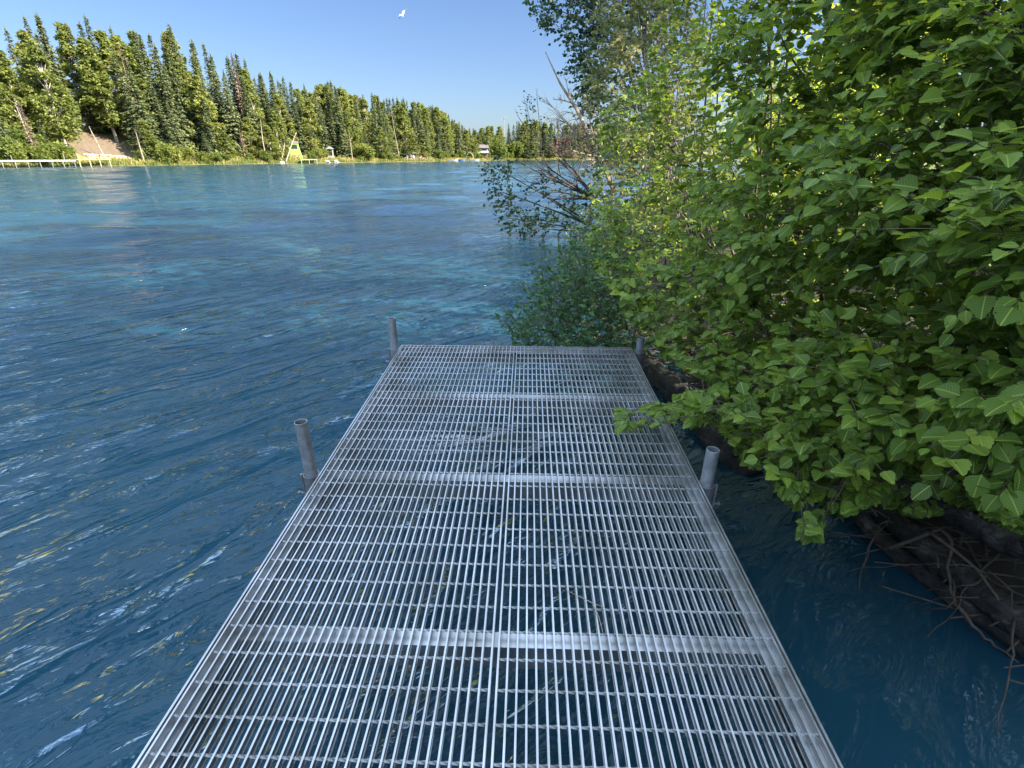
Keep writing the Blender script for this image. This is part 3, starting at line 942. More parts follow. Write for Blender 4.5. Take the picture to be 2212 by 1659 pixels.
fallen = grow("fallen_tree", "half-drowned fallen tree with dark leafy branch tips reaching left over the river", "tree", tree_base, st, S, L_dark, M_bark, T_MID, 0.085, (5, 9), 0.26, tint_mu=0.4, tint_sd=0.25, flat=0.15, r_stem=0.035, droop=0.25, crown_name="foliage", stem_name="trunk")


def dead_branching(mb, base, start, ends, r, n_sub=7, sub=0.9, gen=2, droop=-0.0):
    """bare forked branches: main limbs to the given ends and ever thinner side twigs"""
    for e in ends:
        e = np.asarray(e, float); s0 = np.asarray(start, float)
        k = 9
        line = bez(s0, (s0 + e) / 2 + rng.normal(0, 0.06, 3) * np.linalg.norm(e - s0), e, k)
        mb.tube(line - base, np.linspace(r, r * 0.2, k), 5)
        L = np.linalg.norm(e - s0)
        d0 = unit(e - s0)
        for q in range(n_sub):
            i = rng.integers(2, k - 1)
            d = unit(d0 + rng.normal(0, 0.75, 3) + np.array([0, 0, droop]))
            l2 = L * rng.uniform(0.15, 0.42) * sub
            e2 = line[i] + d * l2
            ln = bez(line[i], line[i] + d0 * l2 * 0.3 + d * l2 * 0.4, e2, 5)
            mb.tube(ln - base, np.linspace(r * 0.4, r * 0.09, 5), 4, cap=False)
            if gen > 1:
                for z_ in range(3):
                    j = rng.integers(1, 5)
                    e3 = ln[j] + unit(d + rng.normal(0, 0.8, 3)) * l2 * rng.uniform(0.3, 0.6)
                    mb.tube(np.array([ln[j], (ln[j] + e3) / 2 + rng.normal(0, 0.02, 3), e3]) - base, [r * 0.16, r * 0.12, r * 0.06], 3, cap=False)


# bare dark branches of the snag over the water
mb = MB()
b0 = at(1285, 430, 13.2)
dead_branching(mb, b0, b0, [at(1140, 330, 13.2), at(1175, 300, 13.0), at(1110, 345, 13.3), at(1150, 390, 13.0), at(1190, 430, 12.9), at(1160, 360, 13.4), at(1200, 340, 13.0)], 0.034, 9, 0.9)
o = mb.build("dead_branches", M_bark)
o.location = b0
tag(o, "tangle of bare dark branches hanging over the water above the fallen tree", "branches")
# sun-bleached leaning snag
mb = MB()
b0 = at(1330, 420, 12.4); b0[2] = max(0.3, b0[2])
line = np.array([at(1330, 420, 12.4), at(1290, 330, 12.3), at(1245, 235, 12.2), at(1210, 180, 12.1), at(1178, 112, 12.0)])
mb.tube(line - b0, [0.062, 0.05, 0.038, 0.026, 0.010], 7, bump=0.08)
dead_branching(mb, b0, at(1235, 222, 12.2), [at(1195, 215, 12.0), at(1222, 170, 12.1)], 0.022, 8, 0.8)
dead_branching(mb, b0, at(1295, 340, 12.3), [at(1180, 215, 12.0), at(1190, 265, 11.9), at(1205, 240, 11.9), at(1215, 290, 11.9), at(1230, 230, 11.8), at(1225, 330, 11.7), at(1250, 260, 11.8), at(1265, 205, 11.8), at(1200, 315, 11.7), at(1255, 370, 11.6)], 0.025, 13, 0.8)
o = mb.build("dead_snag", M_dead); o.location = b0
tag(o, "sun-bleached bare snag leaning up and left out of the thicket", "dead tree")
# thin half-bare sapling
S = spray_region([(1125, 235), (1150, 195), (1175, 210), (1165, 265), (1135, 275)], 12.9, 13.6, 30)
b0 = at(1200, 400, 13.3)
st = [bez(b0, at(1160, 320, 13.2), at(1130, 205, 13.2), 10), bez(at(1170, 320, 13.2), at(1165, 260, 13.2), at(1158, 190, 13.2), 8), bez(at(1150, 290, 13.2), at(1120, 260, 13.2), at(1112, 235, 13.2), 6)]
grow("thin_sapling", "thin sapling with few leaves standing against the far trees left of the snag", "tree", b0, st, S, L_dark, M_bark, T_MID, 0.07, (2, 4), 0.14, tint_mu=0.3, tint_sd=0.2, flat=0.2, r_stem=0.014, crown_name="crown", stem_name="trunk")
# red-leaved shrub glimpsed through the bare branches
S = spray_region([(1190, 305), (1225, 300), (1235, 330), (1195, 335)], 16.5, 17.5, 28)
L_redleaf = leaf_mat("red_leaf", (0.20, 0.03, 0.02), (0.34, 0.06, 0.05), (0.45, 0.12, 0.09), 0.3, veins=False)
b0 = np.array([2.2, 17.2, -0.2])
grow("red_leaved_shrub", "small red-leaved shrub glimpsed through the bare branches", "bush", b0, stems_to(b0, S, 4, 0.1, 0.8), S, L_redleaf, M_bark, T_MID, 0.06, (3, 5), 0.15, flat=0.2, r_stem=0.008)

# birch with a visible pale-sided trunk inside the thicket, top right
b0 = np.array([4.45, 5.0, zg(4.45, 5.0)])
tr = np.array([b0 - (0, 0, .1), (4.42, 5.05, 1.2), (4.36, 5.15, 2.4), (4.46, 5.2, 3.4), (4.6, 5.2, 5.2), (4.7, 5.1, 7.2), (4.8, 5.1, 8.6)])
root = empty("birch_tree", b0)
tag(root, "birch with a thick grey trunk showing through the leaves in the top right corner", "tree")
mb = MB(); mb.tube(tr - b0, [0.13, 0.115, 0.105, 0.095, 0.075, 0.045, 0.015], 9, bump=0.05)
for q in range(10):
    i = rng.integers(2, 6); a = rng.uniform(0, 6.28); l = rng.uniform(0.8, 2.0)
    e = tr[i] + np.array([math.cos(a) * l, math.sin(a) * l, l * 0.6])
    mb.tube(bez(tr[i], (tr[i] + e) / 2 + (0, 0, -0.1), e, 6) - b0, np.linspace(0.04, 0.008, 6), 5)
mb.build("trunk", M_bark, root, smooth=True)
C = blob((4.7, 5.2, 6.9), (1.5, 1.6, 1.8), 1700, 0.2)
C2 = blob((5.0, 6.2, 3.4), (1.3, 1.5, 0.9), 700, 0.2)
C = np.vstack([C, C2])
leaves_mesh("crown", C - b0, rng.normal(0, 1, (len(C), 3)) + (0, 0, -0.4), rng.normal(0, 0.5, (len(C), 3)) + (0, 0, 1), rng.uniform(0.07, 0.12, len(C)), rng.random(len(C)) * 0.8 + 0.2, T_MID, L_alder, root)

# tall trees behind the photographer's right shoulder: they put the dock in shade
def shade_tree(name, label, x, y, h, r, n, zc):
    b0 = np.array([x, y, zg(x, y)])
    root = empty(name, b0); tag(root, label, *(("bush", "added sun-blocking bushes inland of the dock") if name == "added_shade_bush" else ("tree", "tall trees behind the thicket")))
    mb = MB(); mb.tube([(0, 0, -0.2), (0.1, 0, h * 0.35), (0.05, 0.1, h * 0.7), (0, 0, h)], [0.16, 0.13, 0.08, 0.02], 8)
    cents = blob((0, 0, zc), r, 40, 0.2)
    for cc in cents[:22]:
        mb.tube(bez(np.array([0.05, 0, max(1, cc[2] - 1.5)]), np.array([cc[0] * 0.4, cc[1] * 0.4, cc[2] - 0.6]), cc, 5), np.linspace(0.04, 0.008, 5), 5, cap=False)
    mb.build("trunk", M_bark, root)
    C = cents[rng.integers(0, 40, n)] + rng.normal(0, 0.42, (n, 3))
    leaves_mesh("crown", C, rng.normal(0, 1, (n, 3)) + (0, 0, -0.3), rng.normal(0, 0.5, (n, 3)) + (0, 0, 1), rng.uniform(0.16, 0.27, n), rng.random(n), T_MID, L_dark, root)


for x, y, h, r, n_, zc, lab in ((5.8, -1.4, 9.5, (2.3, 2.4, 3.6), 8500, 5.6, "poplar beside the dock, out of the frame behind the thicket"),
                                (5.2, -4.2, 9.0, (2.3, 2.5, 3.4), 5200, 5.4, "poplar out of the frame near the shore end of the dock"),
                                (6.3, 0.9, 9.0, (1.8, 1.7, 3.0), 5200, 5.8, "poplar just inland of the nearest alder bush"),
                                (10.5, -9.5, 17.0, (2.8, 3.2, 6.0), 6500, 10.8, "tall poplar farthest behind the dock's shore end"),
                                (11.0, -4.8, 18.0, (2.8, 3.2, 6.4), 6500, 11.5, "tallest poplar inland, out of the frame"),
                                (10.5, -0.2, 17.5, (2.6, 2.9, 6.2), 6500, 11.2, "tall poplar inland level with the dock, out of the frame"),
                                (11.0, 4.2, 19.0, (2.7, 2.9, 5.8), 6500, 12.9, "tall poplar inland behind the nearest alders"),
                                (11.5, 8.8, 19.0, (2.6, 2.8, 5.8), 6000, 12.9, "thin-crowned tall poplar inland behind the middle of the thicket"),
                                (12.0, 13.5, 19.0, (2.5, 2.8, 5.8), 5500, 12.9, "tall poplar inland behind the yellowing willow"),
                                (13.0, 19.0, 17.0, (2.8, 3.0, 6.0), 6000, 11.0, "tall poplar inland beyond the dark overhanging tree"),
                                (16.0, 26.0, 17.0, (3.0, 3.2, 6.0), 6000, 11.0, "tall poplar farthest upstream on the near bank")):
    shade_tree("poplar_tree", lab, x, y, h, r, n_, zc)
for x, y, lab in ((4.9, 0.1, "dense added bush blocking low sun inland of the nearest alder, out of the frame"), (4.5, -2.2, "added bush blocking low sun by the shore end of the dock, out of the frame")):  # unseen bushes added to keep low sun off the near water
    shade_tree("added_shade_bush", lab, x, y, 2.6, (1.3, 1.4, 1.5), 3000, 1.9)
# shrubs further inland whose leaves, lightened to look sunlit, show through the gaps
for k, (x, y, lab) in enumerate(((4.6, 3.2, "sunlit bush glimpsed deep in the thicket behind the nearest alders"), (4.2, 7.2, "sunlit bush glimpsed deep in the thicket left of the birch trunk"), (6.8, 5.6, "sunlit bush farthest inland behind the birch trunk"), (5.6, 9.6, "sunlit bush inland behind the yellowing willow"), (8.6, 8.2, "sunlit bush inland behind the middle of the alders"), (4.4, 9.4, "bush on the bank between the yellowing willow and the farthest alder"), (6.2, 13.2, "bush inland between the yellowing willow and the dark overhanging tree"))):
    b0 = np.array([x, y, zg(x, y)])
    C = blob((x, y, 2.2), (1.3, 1.6, 1.7), 2300, 0.1)
    root = empty("inland_bush", b0); tag(root, lab, "bush", "bushes inland of the alders")
    mb = MB()
    for s_ in stems_to(b0, C, 12, 0.3, 0.8): mb.tube(s_ - b0, np.linspace(0.02, 0.005, len(s_)), 5)
    mb.build("stems", M_stem, root)
    leaves_mesh("foliage", C - b0, rng.normal(0, 1, (len(C), 3)) + (0, 0, -0.3), rng.normal(0, 0.4, (len(C), 3)) + (0, 0, 1), rng.uniform(0.06, 0.1, len(C)), rng.random(len(C)) * 0.7 + 0.3, T_MID, L_inland, root)

# drift logs, roots and grass along the foot of the near bank
def log(name, label, pts, rad, mat=M_log, sides=16, cat="log", bump=0.16):
    P_ = np.asarray(pts, float)
    n = 44
    t = np.linspace(0, len(P_) - 1, n)
    L = np.stack([np.interp(t, np.arange(len(P_)), P_[:, i]) for i in range(3)], -1)
    L += np.cumsum(rng.normal(0, 0.004, L.shape), 0)
    mb = MB(); mb.tube(L - L[0], np.interp(t, np.arange(len(P_)), rad), sides, bump=bump)
    # broken branch stubs
    for q in range(4):
        i = rng.integers(1, n - 1); d = unit(rng.normal(0, 1, 3) + (0, 0, 0.6)); rr_ = np.interp(t[i], np.arange(len(P_)), rad)
        mb.tube(np.array([L[i], L[i] + d * (rr_ * 1.7)]) - L[0], [rr_ * 0.22, rr_ * 0.12], 6)
    o = mb.build(name, mat, smooth=True); o.location = L[0]
    tag(o, label, cat)
    return o


def wl(px_, py_, h): return on_plane(px_, py_, h)


log("drift_log", "dark wet log lying at the waterline right of the dock end", [wl(1385, 770, 0.06), wl(1470, 850, 0.05), wl(1560, 960, 0.03), wl(1625, 1030, -0.02)], [0.10, 0.12, 0.11, 0.10])
log("drift_log", "long low log half sunk along the bank in the bottom right", [wl(1780, 1050, 0.05), wl(1900, 1160, 0.04), wl(2060, 1290, 0.04), wl(2260, 1450, 0.03)], [0.035, 0.045, 0.04, 0.035])
log("drift_log", "thicker dark log behind the half-sunk one in the bottom right", [wl(1880, 1080, 0.14), wl(2010, 1190, 0.14), wl(2140, 1290, 0.15), wl(2330, 1420, 0.15)], [0.04, 0.055, 0.06, 0.05])
log("drift_log", "slanting log on the dark bank under the hanging alder leaves at right", [wl(1950, 1040, 0.3), wl(2060, 1110, 0.3), wl(2200, 1180, 0.32), wl(2330, 1250, 0.34)], [0.04, 0.05, 0.05, 0.05])
log("dead_limb", "pale dead limb lying inside the thicket under the alder leaves", [at(1880, 745, 3.1), at(1960, 790, 3.0), at(2040, 830, 2.9)], [0.03, 0.045, 0.03], M_pale, 9, "limb")
mb = MB()
b0 = wl(2000, 1180, 0.2)
for pts in ([(1925, 1185, 0.16), (2040, 1140, 0.34), (2060, 1180, 0.28), (2045, 1240, 0.2), (2060, 1300, 0.12), (2085, 1340, 0.02)],
            [(2010, 1150, 0.3), (2100, 1220, 0.25), (2160, 1290, 0.2), (2200, 1370, 0.1)],
            [(2060, 1300, 0.12), (2120, 1370, 0.05), (2200, 1430, 0.0)],
            [(2150, 1120, 0.35), (2200, 1190, 0.3), (2240, 1260, 0.25)]):
    L = np.array([wl(*p) for p in pts]); t = np.linspace(0, len(L) - 1, 12)
    L = np.stack([np.interp(t, np.arange(len(L)), L[:, i]) for i in range(3)], -1) + rng.normal(0, 0.004, (12, 3))
    mb.tube(L - b0, np.linspace(0.010, 0.004, 12), 5)
o = mb.build("bare_root", M_stem, smooth=True); o.location = b0
tag(o, "bare forked root bending down to the water over the bank logs", "root")
for lab, px_, py_, k_ in (("tangle of thin roots over the half-sunk log at the bottom right edge", 2120, 1260, 9), ("tangle of thin roots where the bank logs go under the alder leaves", 1930, 1110, 8)):
    mb = MB(); b0 = wl(px_, py_, 0.22)
    for q in range(k_):
        st = b0 + rng.normal(0, 0.09, 3) * (1, 1, 0.4); e = st + np.array([rng.uniform(-0.42, 0.05), rng.uniform(-0.35, 0.35), -rng.uniform(0.1, 0.3)])
        L = bez(st, (st + e) / 2 + (rng.normal(0, 0.08), rng.normal(0, 0.08), 0.12), e, 10) + rng.normal(0, 0.005, (10, 3))
        mb.tube(L - b0, np.linspace(0.005, 0.0015, 10) * rng.uniform(0.6, 1.3), 5)
    o = mb.build("root_tangle", M_stem, smooth=True); o.location = b0; tag(o, lab, "roots")
# debris twigs and a few grass blades on the bank: uncountable
mb = MB()
for q in range(900):
    y_ = rng.uniform(0.6, 5.2); x_ = np.interp(y_, NB[:, 1], NB[:, 0]) + rng.uniform(-0.08, 1.3)
    p = np.array([x_, y_, zg(x_, y_) + 0.03]); d = unit(rng.normal(0, 1, 3) * (1, 1, 0.35)); l = rng.uniform(0.1, 0.45)
    mb.tube([p - d * l, p + rng.normal(0, 0.02, 3), p + d * l], [0.004, 0.006, 0.003], 4, cap=False)
o = mb.build("bank_litter", M_bark); tag(o, "dead twigs littering the dark bank under the alders", "twigs", kind="stuff")


def blades(P_, h, wdt, lean=0.35):
    n = len(P_)
    a = rng.uniform(0, 6.28, n); ux = np.stack([np.cos(a), np.sin(a), np.zeros(n)], -1)
    ln = rng.normal(0, lean, (n, 2))
    tip = P_ + np.stack([ln[:, 0] * h, ln[:, 1] * h, h], -1)
    midp = P_ + np.stack([ln[:, 0] * h * 0.3, ln[:, 1] * h * 0.3, h * 0.6], -1)
    V = np.stack([P_ - ux * wdt[:, None] / 2, P_ + ux * wdt[:, None] / 2, midp + ux * wdt[:, None] * 0.4, midp - ux * wdt[:, None] * 0.4, tip], 1)
    o = np.arange(n)[:, None] * 5
    return V.reshape(-1, 3), o + np.array([[0, 1, 2, 3]]), o + np.array([[3, 2, 4]])


# low leafy ground cover over the near bank
n = 9000
PX = rng.uniform(2.3, 15, n); PY = rng.uniform(0.4, 26, n)
PX = np.maximum(PX, np.interp(PY, NB[:, 1], NB[:, 0]) + 0.5)
P3 = np.stack([PX, PY, ground_z(PX, PY) + rng.random(n) ** 1.5 * 0.75], -1)
cover = leaves_mesh("ground_cover", P3, rng.normal(0, 1, (n, 3)), rng.normal(0, 0.5, (n, 3)) + (0, 0, 1), rng.uniform(0.07, 0.16, n), rng.random(n), T_MID, L_alder, None)
tag(cover, "low leafy ground cover on the near bank", "ground cover", kind="stuff")

# ------------------------------------------------------------------ far bank: forest
def frond_tris(P_, D, L, wdt, nrm):
    """long flat leaf-clump triangles pointing along D"""
    X = np.cross(D, nrm); X /= np.linalg.norm(X, axis=1)[:, None] + 1e-9
    V = np.stack([P_ - X * wdt[:, None] * 0.5, P_ + X * wdt[:, None] * 0.5, P_ + D * L[:, None]], 1)
    return V.reshape(-1, 3), np.arange(len(P_) * 3).reshape(-1, 3)


def spruce_mesh(H, rad, seed, dead=False, bare=0.08):
    r = np.random.default_rng(seed)
    P_ = []; D = []; Ls = []; W_ = []; tn = []
    z = H * bare
    br = MB()
    while z < H * 0.99:
        f = (z / H - bare) / (1 - bare)
        rr_ = rad * (1 - f) ** 0.95 * (0.75 + 0.35 * r.random()) + 0.07
        if f < 0.15: rr_ *= 0.55 + 3 * f
        nb = max(4, int(9 - 4 * f))
        a0 = r.random() * 6.28
        for k in range(nb):
            if r.random() < (0.45 if dead else 0.10): continue
            a = a0 + k * 6.283 / nb + r.normal(0, 0.25)
            l = rr_ * r.uniform(0.65, 1.15)
            dr = -0.28 - 0.25 * (1 - f) + r.normal(0, 0.1)
            dirv = np.array([math.cos(a), math.sin(a), dr])
            t0 = np.clip(r.normal(0.5, 0.2), 0, 1)
            nseg = max(2, int(l / 0.30))
            for j in range(nseg):
                q = (j + 0.6) / nseg
                p = np.array([0, 0, z]) + dirv * l * q * 0.85 + np.array([0, 0, 0.18 * l * q * q])
                for s_ in (-1, 1, 0):
                    aa = a + s_ * r.uniform(0.5, 1.0)
                    P_.append(p + r.normal(0, 0.05, 3)); D.append(unit((math.cos(aa), math.sin(aa), -0.45 + r.normal(0, 0.2))))
                    Ls.append(r.uniform(0.30, 0.62) * (0.7 if dead else 1) * (1 - 0.6 * f)); W_.append((1 - 0.5 * f) * r.uniform(0.20, 0.36) * (0.6 if dead else 1))
                    tn.append(np.clip(t0 + 0.25 * (q - 0.5) + r.normal(0, 0.12), 0, 1))
        z += r.uniform(0.20, 0.34) * (0.6 + 0.4 * (1 - f))
    # leader
    for j in range(10):
        a = r.random() * 6.28
        P_.append((0, 0, H - 0.08 * j)); D.append(unit((math.cos(a) * 0.3, math.sin(a) * 0.3, 0.8))); Ls.append(0.35); W_.append(0.12); tn.append(0.5)
    P_, D, Ls, W_ = map(np.array, (P_, D, Ls, W_))
    nr = np.tile([0, 0, 1.0], (len(P_), 1)) + r.normal(0, 0.35, (len(P_), 3))
    V, T = frond_tris(P_, D, Ls, W_, nr)
    return V, T, np.repeat(tn, 3)


def birch_mesh(H, rad, seed, bare=0.18, slim=1.0):
    r = np.random.default_rng(seed)
    nc = 120
    zc = H * (bare + (1 - bare) * r.random(nc) ** 0.9)
    f = (zc / H - bare) / (1 - bare)
    prof = rad * np.sin(np.pi * np.clip(0.10 + 0.90 * f, 0, 1)) ** 0.7 * (1 - 0.68 * f) + 0.16
    a = r.random(nc) * 6.283; q = r.random(nc) ** 0.5
    cx = np.stack([np.cos(a) * prof * q, np.sin(a) * prof * q, zc], -1)
    cs = r.uniform(0.28, 0.62, nc) * (1.08 - 0.65 * f)
    n = 6000
    own = r.integers(0, nc, n)
    v = r.normal(0, 1, (n, 3)); v /= np.linalg.norm(v, axis=1)[:, None]
    P_ = cx[own] + v * (cs[own] * r.random(n) ** 0.45)[:, None] * np.array([1, 1, 1.25])
    D = r.normal(0, 1, (n, 3)) + (0, 0, -0.7); D /= np.linalg.norm(D, axis=1)[:, None]
    V, T = frond_tris(P_, D, r.uniform(0.16, 0.36, n), r.uniform(0.12, 0.24, n), r.normal(0, 1, (n, 3)) + (0, 0, 0.8))
    ct = np.clip(r.normal(0.5, 0.22, nc), 0, 1)
    tn = np.clip(ct[own] + r.normal(0, 0.12, n), 0, 1)
    limbs = MB()
    for k in range(26):
        c = cx[k]; z0 = max(H * bare * 0.8, c[2] - 1.8)
        limbs.tube(bez(np.array([0, 0, z0]), np.array([c[0] * 0.4, c[1] * 0.4, c[2] - 0.5]), c, 4), np.linspace(0.05, 0.012, 4), 4, cap=False)
    return V, T, np.repeat(tn, 3), limbs


def trunk_mb(H, r0, lean=0.0, seed=0):
    r = np.random.default_rng(seed)
    t = np.linspace(0, 1, 7)
    x = np.cumsum(r.normal(0, 0.05, 7)) ; y = np.cumsum(r.normal(0, 0.05, 7))
    x[0] = y[0] = 0
    mb = MB()
    mb.tube(np.stack([x * t, y * t, -0.4 + t * (H * 0.97 + 0.4)], -1), r0 * (1 - 0.93 * t), 6, cap=False)
    return mb


PROTO = {}
def proto(kind, i):
    key = (kind, i)
    if key in PROTO: return PROTO[key]
    root = bpy.data.objects.new({"spruce": "spruce_tree", "birch": "birch_tree", "dead": "dead_spruce", "bush": "bank_bush"}[kind], None)
    if kind == "spruce":
        H = 10.0
        V, T, tn = spruce_mesh(H, [1.8, 2.2, 2.6, 1.45][i], 40 + i, bare=[0.05, 0.07, 0.03, 0.06][i])
        tk = trunk_mb(H, 0.13, seed=i).build("trunk", M_bark, root)
        mesh_np("crown", V, [T], L_spruce, root, False, tn)
    elif kind == "dead":
        H = 10.0
        V, T, tn = spruce_mesh(H, [1.15, 0.85][i], 70 + i, dead=True, bare=[0.08, 0.3][i])
        trunk_mb(H, 0.12, seed=20 + i).build("trunk", M_dead, root)
        mesh_np("crown", V, [T], L_deadspruce, root, False, tn)
    elif kind == "birch":
        H = 10.0
        V, T, tn, limbs = birch_mesh(H, [1.6, 2.0, 1.35, 1.75][i], 90 + i, [0.14, 0.10, 0.2, 0.06][i])
        tk = trunk_mb(H, 0.12, seed=50 + i)
        tk.add(np.vstack(limbs.V), np.vstack(limbs.Q)); tk.build("trunk", M_pale, root)
        mesh_np("crown", V, [T], L_birch, root, False, tn)
    else:
        r = np.random.default_rng(130 + i)
        n = 2600
        cc = r.normal(0, 1, (26, 3)); cc /= np.linalg.norm(cc, axis=1)[:, None]; cc = cc * r.random((26, 1)) ** 0.4 * (1.1, 1.1, 0.8) + (0, 0, 0.95)
        own = r.integers(0, 26, n); v = r.normal(0, 1, (n, 3)); v /= np.linalg.norm(v, axis=1)[:, None]
        P_ = cc[own] + v * (0.42 * r.random(n) ** 0.4)[:, None]; P_[:, 2] = np.abs(P_[:, 2])
        D = r.normal(0, 1, (n, 3)); D /= np.linalg.norm(D, axis=1)[:, None]
        V, T = frond_tris(P_, D, r.uniform(0.12, 0.28, n), r.uniform(0.10, 0.2, n), r.normal(0, 1, (n, 3)) + (0, 0, 0.8))
        tn = np.repeat(np.clip(r.normal(0.5, 0.2, 26)[own] + r.normal(0, 0.1, n), 0, 1), 3)
        mb = MB()
        for c in cc[:9]: mb.tube(bez(np.zeros(3), np.array([c[0] * 0.5, c[1] * 0.5, 0.4]), c, 4), np.linspace(0.04, 0.01, 4), 4, cap=False)
        mb.build("stems", M_bark, root)
        mesh_np("foliage", V, [T], L_bush, root, False, tn)
    PROTO[key] = root
    return root


SKY = np.array([(-200, 40), (0, 40), (30, 60), (52, 110), (75, 75), (100, 18), (130, 32), (150, 28), (190, 24), (215, 42), (250, 30), (285, 50), (310, 46), (345, 62), (375, 72), (420, 52), (445, 62), (470, 100), (490, 80),
                (530, 118), (548, 105), (580, 150), (620, 155), (660, 185), (690, 178), (735, 172), (770, 195), (800, 198), (850, 205), (885, 210), (930, 222), (960, 232), (985, 255), (1005, 270), (1030, 278),
                (1050, 272), (1080, 262), (1110, 258), (1150, 255), (1200, 262), (1300, 258), (1500, 250)], float)


def skyline(x): return np.interp(x, SKY[:, 0], SKY[:, 1])


# walk along the far bank
seg = FB[1:8]
sl_ = np.concatenate([[0], np.cumsum(np.linalg.norm(np.diff(seg, axis=0), axis=1))])


def along(u, s_):
    i = np.clip(np.searchsorted(sl_, u) - 1, 0, len(seg) - 2)
    a, b_ = seg[i], seg[i + 1]; d = (b_ - a) / np.linalg.norm(b_ - a)
    p = a + d * (u - sl_[i])
    nrm = np.array([-d[1], d[0]])
    return p + nrm * s_


GREEN_PX, CHAIR_PX = 640, 905
def segment_name(x):
    if x < 160: return "above the metal walkway"
    if x < 300: return "around the bare log slope"
    if x < 460: return "just right of the bare log slope"
    if x < 610: return "left of the lime green hut"
    if x < 690: return "behind the lime green hut"
    if x < 800: return "right of the lime green hut"
    if x < 960: return "near the white garden chairs"
    if x < 1020: return "at the river bend near the boats"
    return "across the river beyond the bend"


ORD = ["first", "second", "third", "fourth", "fifth", "sixth", "seventh", "eighth", "ninth", "tenth", "eleventh", "twelfth", "thirteenth", "fourteenth", "fifteenth", "sixteenth", "seventeenth", "eighteenth", "nineteenth", "twentieth"]
ORD += ["twenty-" + q for q in ORD[:9]] + ["thirtieth"] + ["thirty-" + q for q in ORD[:9]] + ["fortieth"] + ["forty-" + q for q in ORD[:9]]
trees = []       # (kind, variant, x, y, height, width factor, row, px)
KEEPOUT = [(1.0, DIRT[0], DIRT[1], 5.5)]


def want_kind(row, pxx, r):
    if row == "back":
        return "spruce" if r < 0.72 else "birch"
    if row == "front":
        return "birch" if r < 0.40 else "spruce"
    return "birch" if r < 0.38 else "spruce"


for row, s0, gap in (("front", 5.5, 4.3), ("middle", 10.5, 3.8), ("upper", 16.5, 2.9), ("back", 23.0, 2.1)):
    u = 40.0
    while u < 420:
        uu = u + rng.normal(0, 0.9)
        s_ = s0 + rng.normal(0, 1.6)
        if uu > sl_[4] - 2: s_ *= 0.8
        p = along(uu, s_)
        z0 = zg(p[0], p[1])
        pxx, pyy, zz = proj((p[0], p[1], z0))
        u += gap * rng.uniform(0.75, 1.25) * (1.0 if pxx < 980 else 1.25)
        if pxx < -70 or pxx > 1420: continue
        if np.hypot(p[0] - DIRT[0], p[1] - DIRT[1]) < {'front': 9.0, 'middle': 7.5, 'upper': 4.0, 'back': 0}[row]: continue
        if row == "front" and (165 < pxx < 292 or 612 < pxx < 680 or 704 < pxx < 730): continue
        kind = want_kind(row, pxx, rng.random())
        if rng.random() < (0.07 if pxx < 700 else 0.035) and row != "back": kind = "dead"
        # height that would bring the top to the skyline
        top = skyline(pxx) + abs(rng.normal(0, 9 if row == "back" else 1))
        tan_ = (math.tan(math.atan((829.5 - top) / FPX) - PITCH))
        hmax = CAMZ + tan_ * p[1] - z0
        if row == "back": h = hmax * (1.0 if kind == "spruce" else 0.95)
        elif row == "upper": h = min(hmax * rng.uniform(0.86, 0.99), rng.uniform(17, 25))
        elif row == "middle": h = min(hmax * rng.uniform(0.70, 0.95), rng.uniform(13, 22))
        else: h = min(hmax * rng.uniform(0.42, 0.78), rng.uniform(6.5, 15))
        if h < 2.5: continue
        wf = {"spruce": 1.0, "birch": 1.12, "dead": 0.9}[kind] * rng.uniform(0.88, 1.2)
        trees.append([kind, int(rng.integers(0, {"spruce": 4, "birch": 4, "dead": 2}[kind])), p[0], p[1], h, wf, row, float(pxx), z0])
# named individuals
for (pxx, pyy, s_, h, kind, var, row) in ((222, 60, 22, 17.5, "dead", 0, "upper"), (50, 88, 26, 17, "dead", 1, "back"), (462, 195, 10, 13, "dead", 1, "middle")):
    us = np.linspace(30, 420, 1500); pts = np.array([along(q, s_) for q in us])
    pr = 1106 + FPX * pts[:, 0] / (pts[:, 1] * cp + 1)
    p = pts[np.argmin(abs(pr - pxx - 0))]
    z0 = zg(p[0], p[1]); tan_ = math.tan(math.atan((829.5 - pyy) / FPX) - PITCH)
    trees.append([kind, var, p[0], p[1], min(h, CAMZ + tan_ * p[1] - z0), 1.0 if var else 1.2, row, pxx, z0])

cells = {}
for tr_ in trees: cells.setdefault((tr_[0], segment_name(tr_[7]), tr_[6]), []).append(tr_)
KW = {"spruce": "dark spruces", "birch": "bright birches", "dead": "brown dead spruces"}
RW = {"front": "front-row", "middle": "second-row", "upper": "third-row", "back": "ridge-line"}
GW = {"spruce": "spruces of the far bank forest", "birch": "birches of the far bank forest", "dead": "dead spruces of the far bank forest"}
used = set()
for key, lst in cells.items():
    lst.sort(key=lambda q: q[7])
    for k, (kind, var, x, y, h, wf, row, pxx, z0) in enumerate(lst):
        pr = proto(kind, var)
        if (kind, var) in used:
            o = copy_tree(pr)
        else:
            o = pr; COL.objects.link(o); used.add((kind, var))
        o.location = (x, y, z0 - 0.1)
        o.rotation_euler = (rng.normal(0, 0.02), rng.normal(0, 0.02), rng.uniform(0, 6.28))
        sc_ = h / 10.0
        wd = wf * (0.85 + 0.60 * sc_) * (0.95 if row == 'back' and kind == 'spruce' else 1.0) * (1.15 if kind == 'birch' else 1.0)
        o.scale = (wd, wd, sc_)
        if len(lst) == 1:
            lab = "the only %s %s %s" % (RW[row], {"spruce": "dark spruce", "birch": "bright birch", "dead": "brown dead spruce"}[kind], key[1])
        else:
            lab = "%s from left of the %s %s %s" % (ORD[k], RW[row], KW[kind], key[1])
        tag(o, lab, "tree", GW[kind])

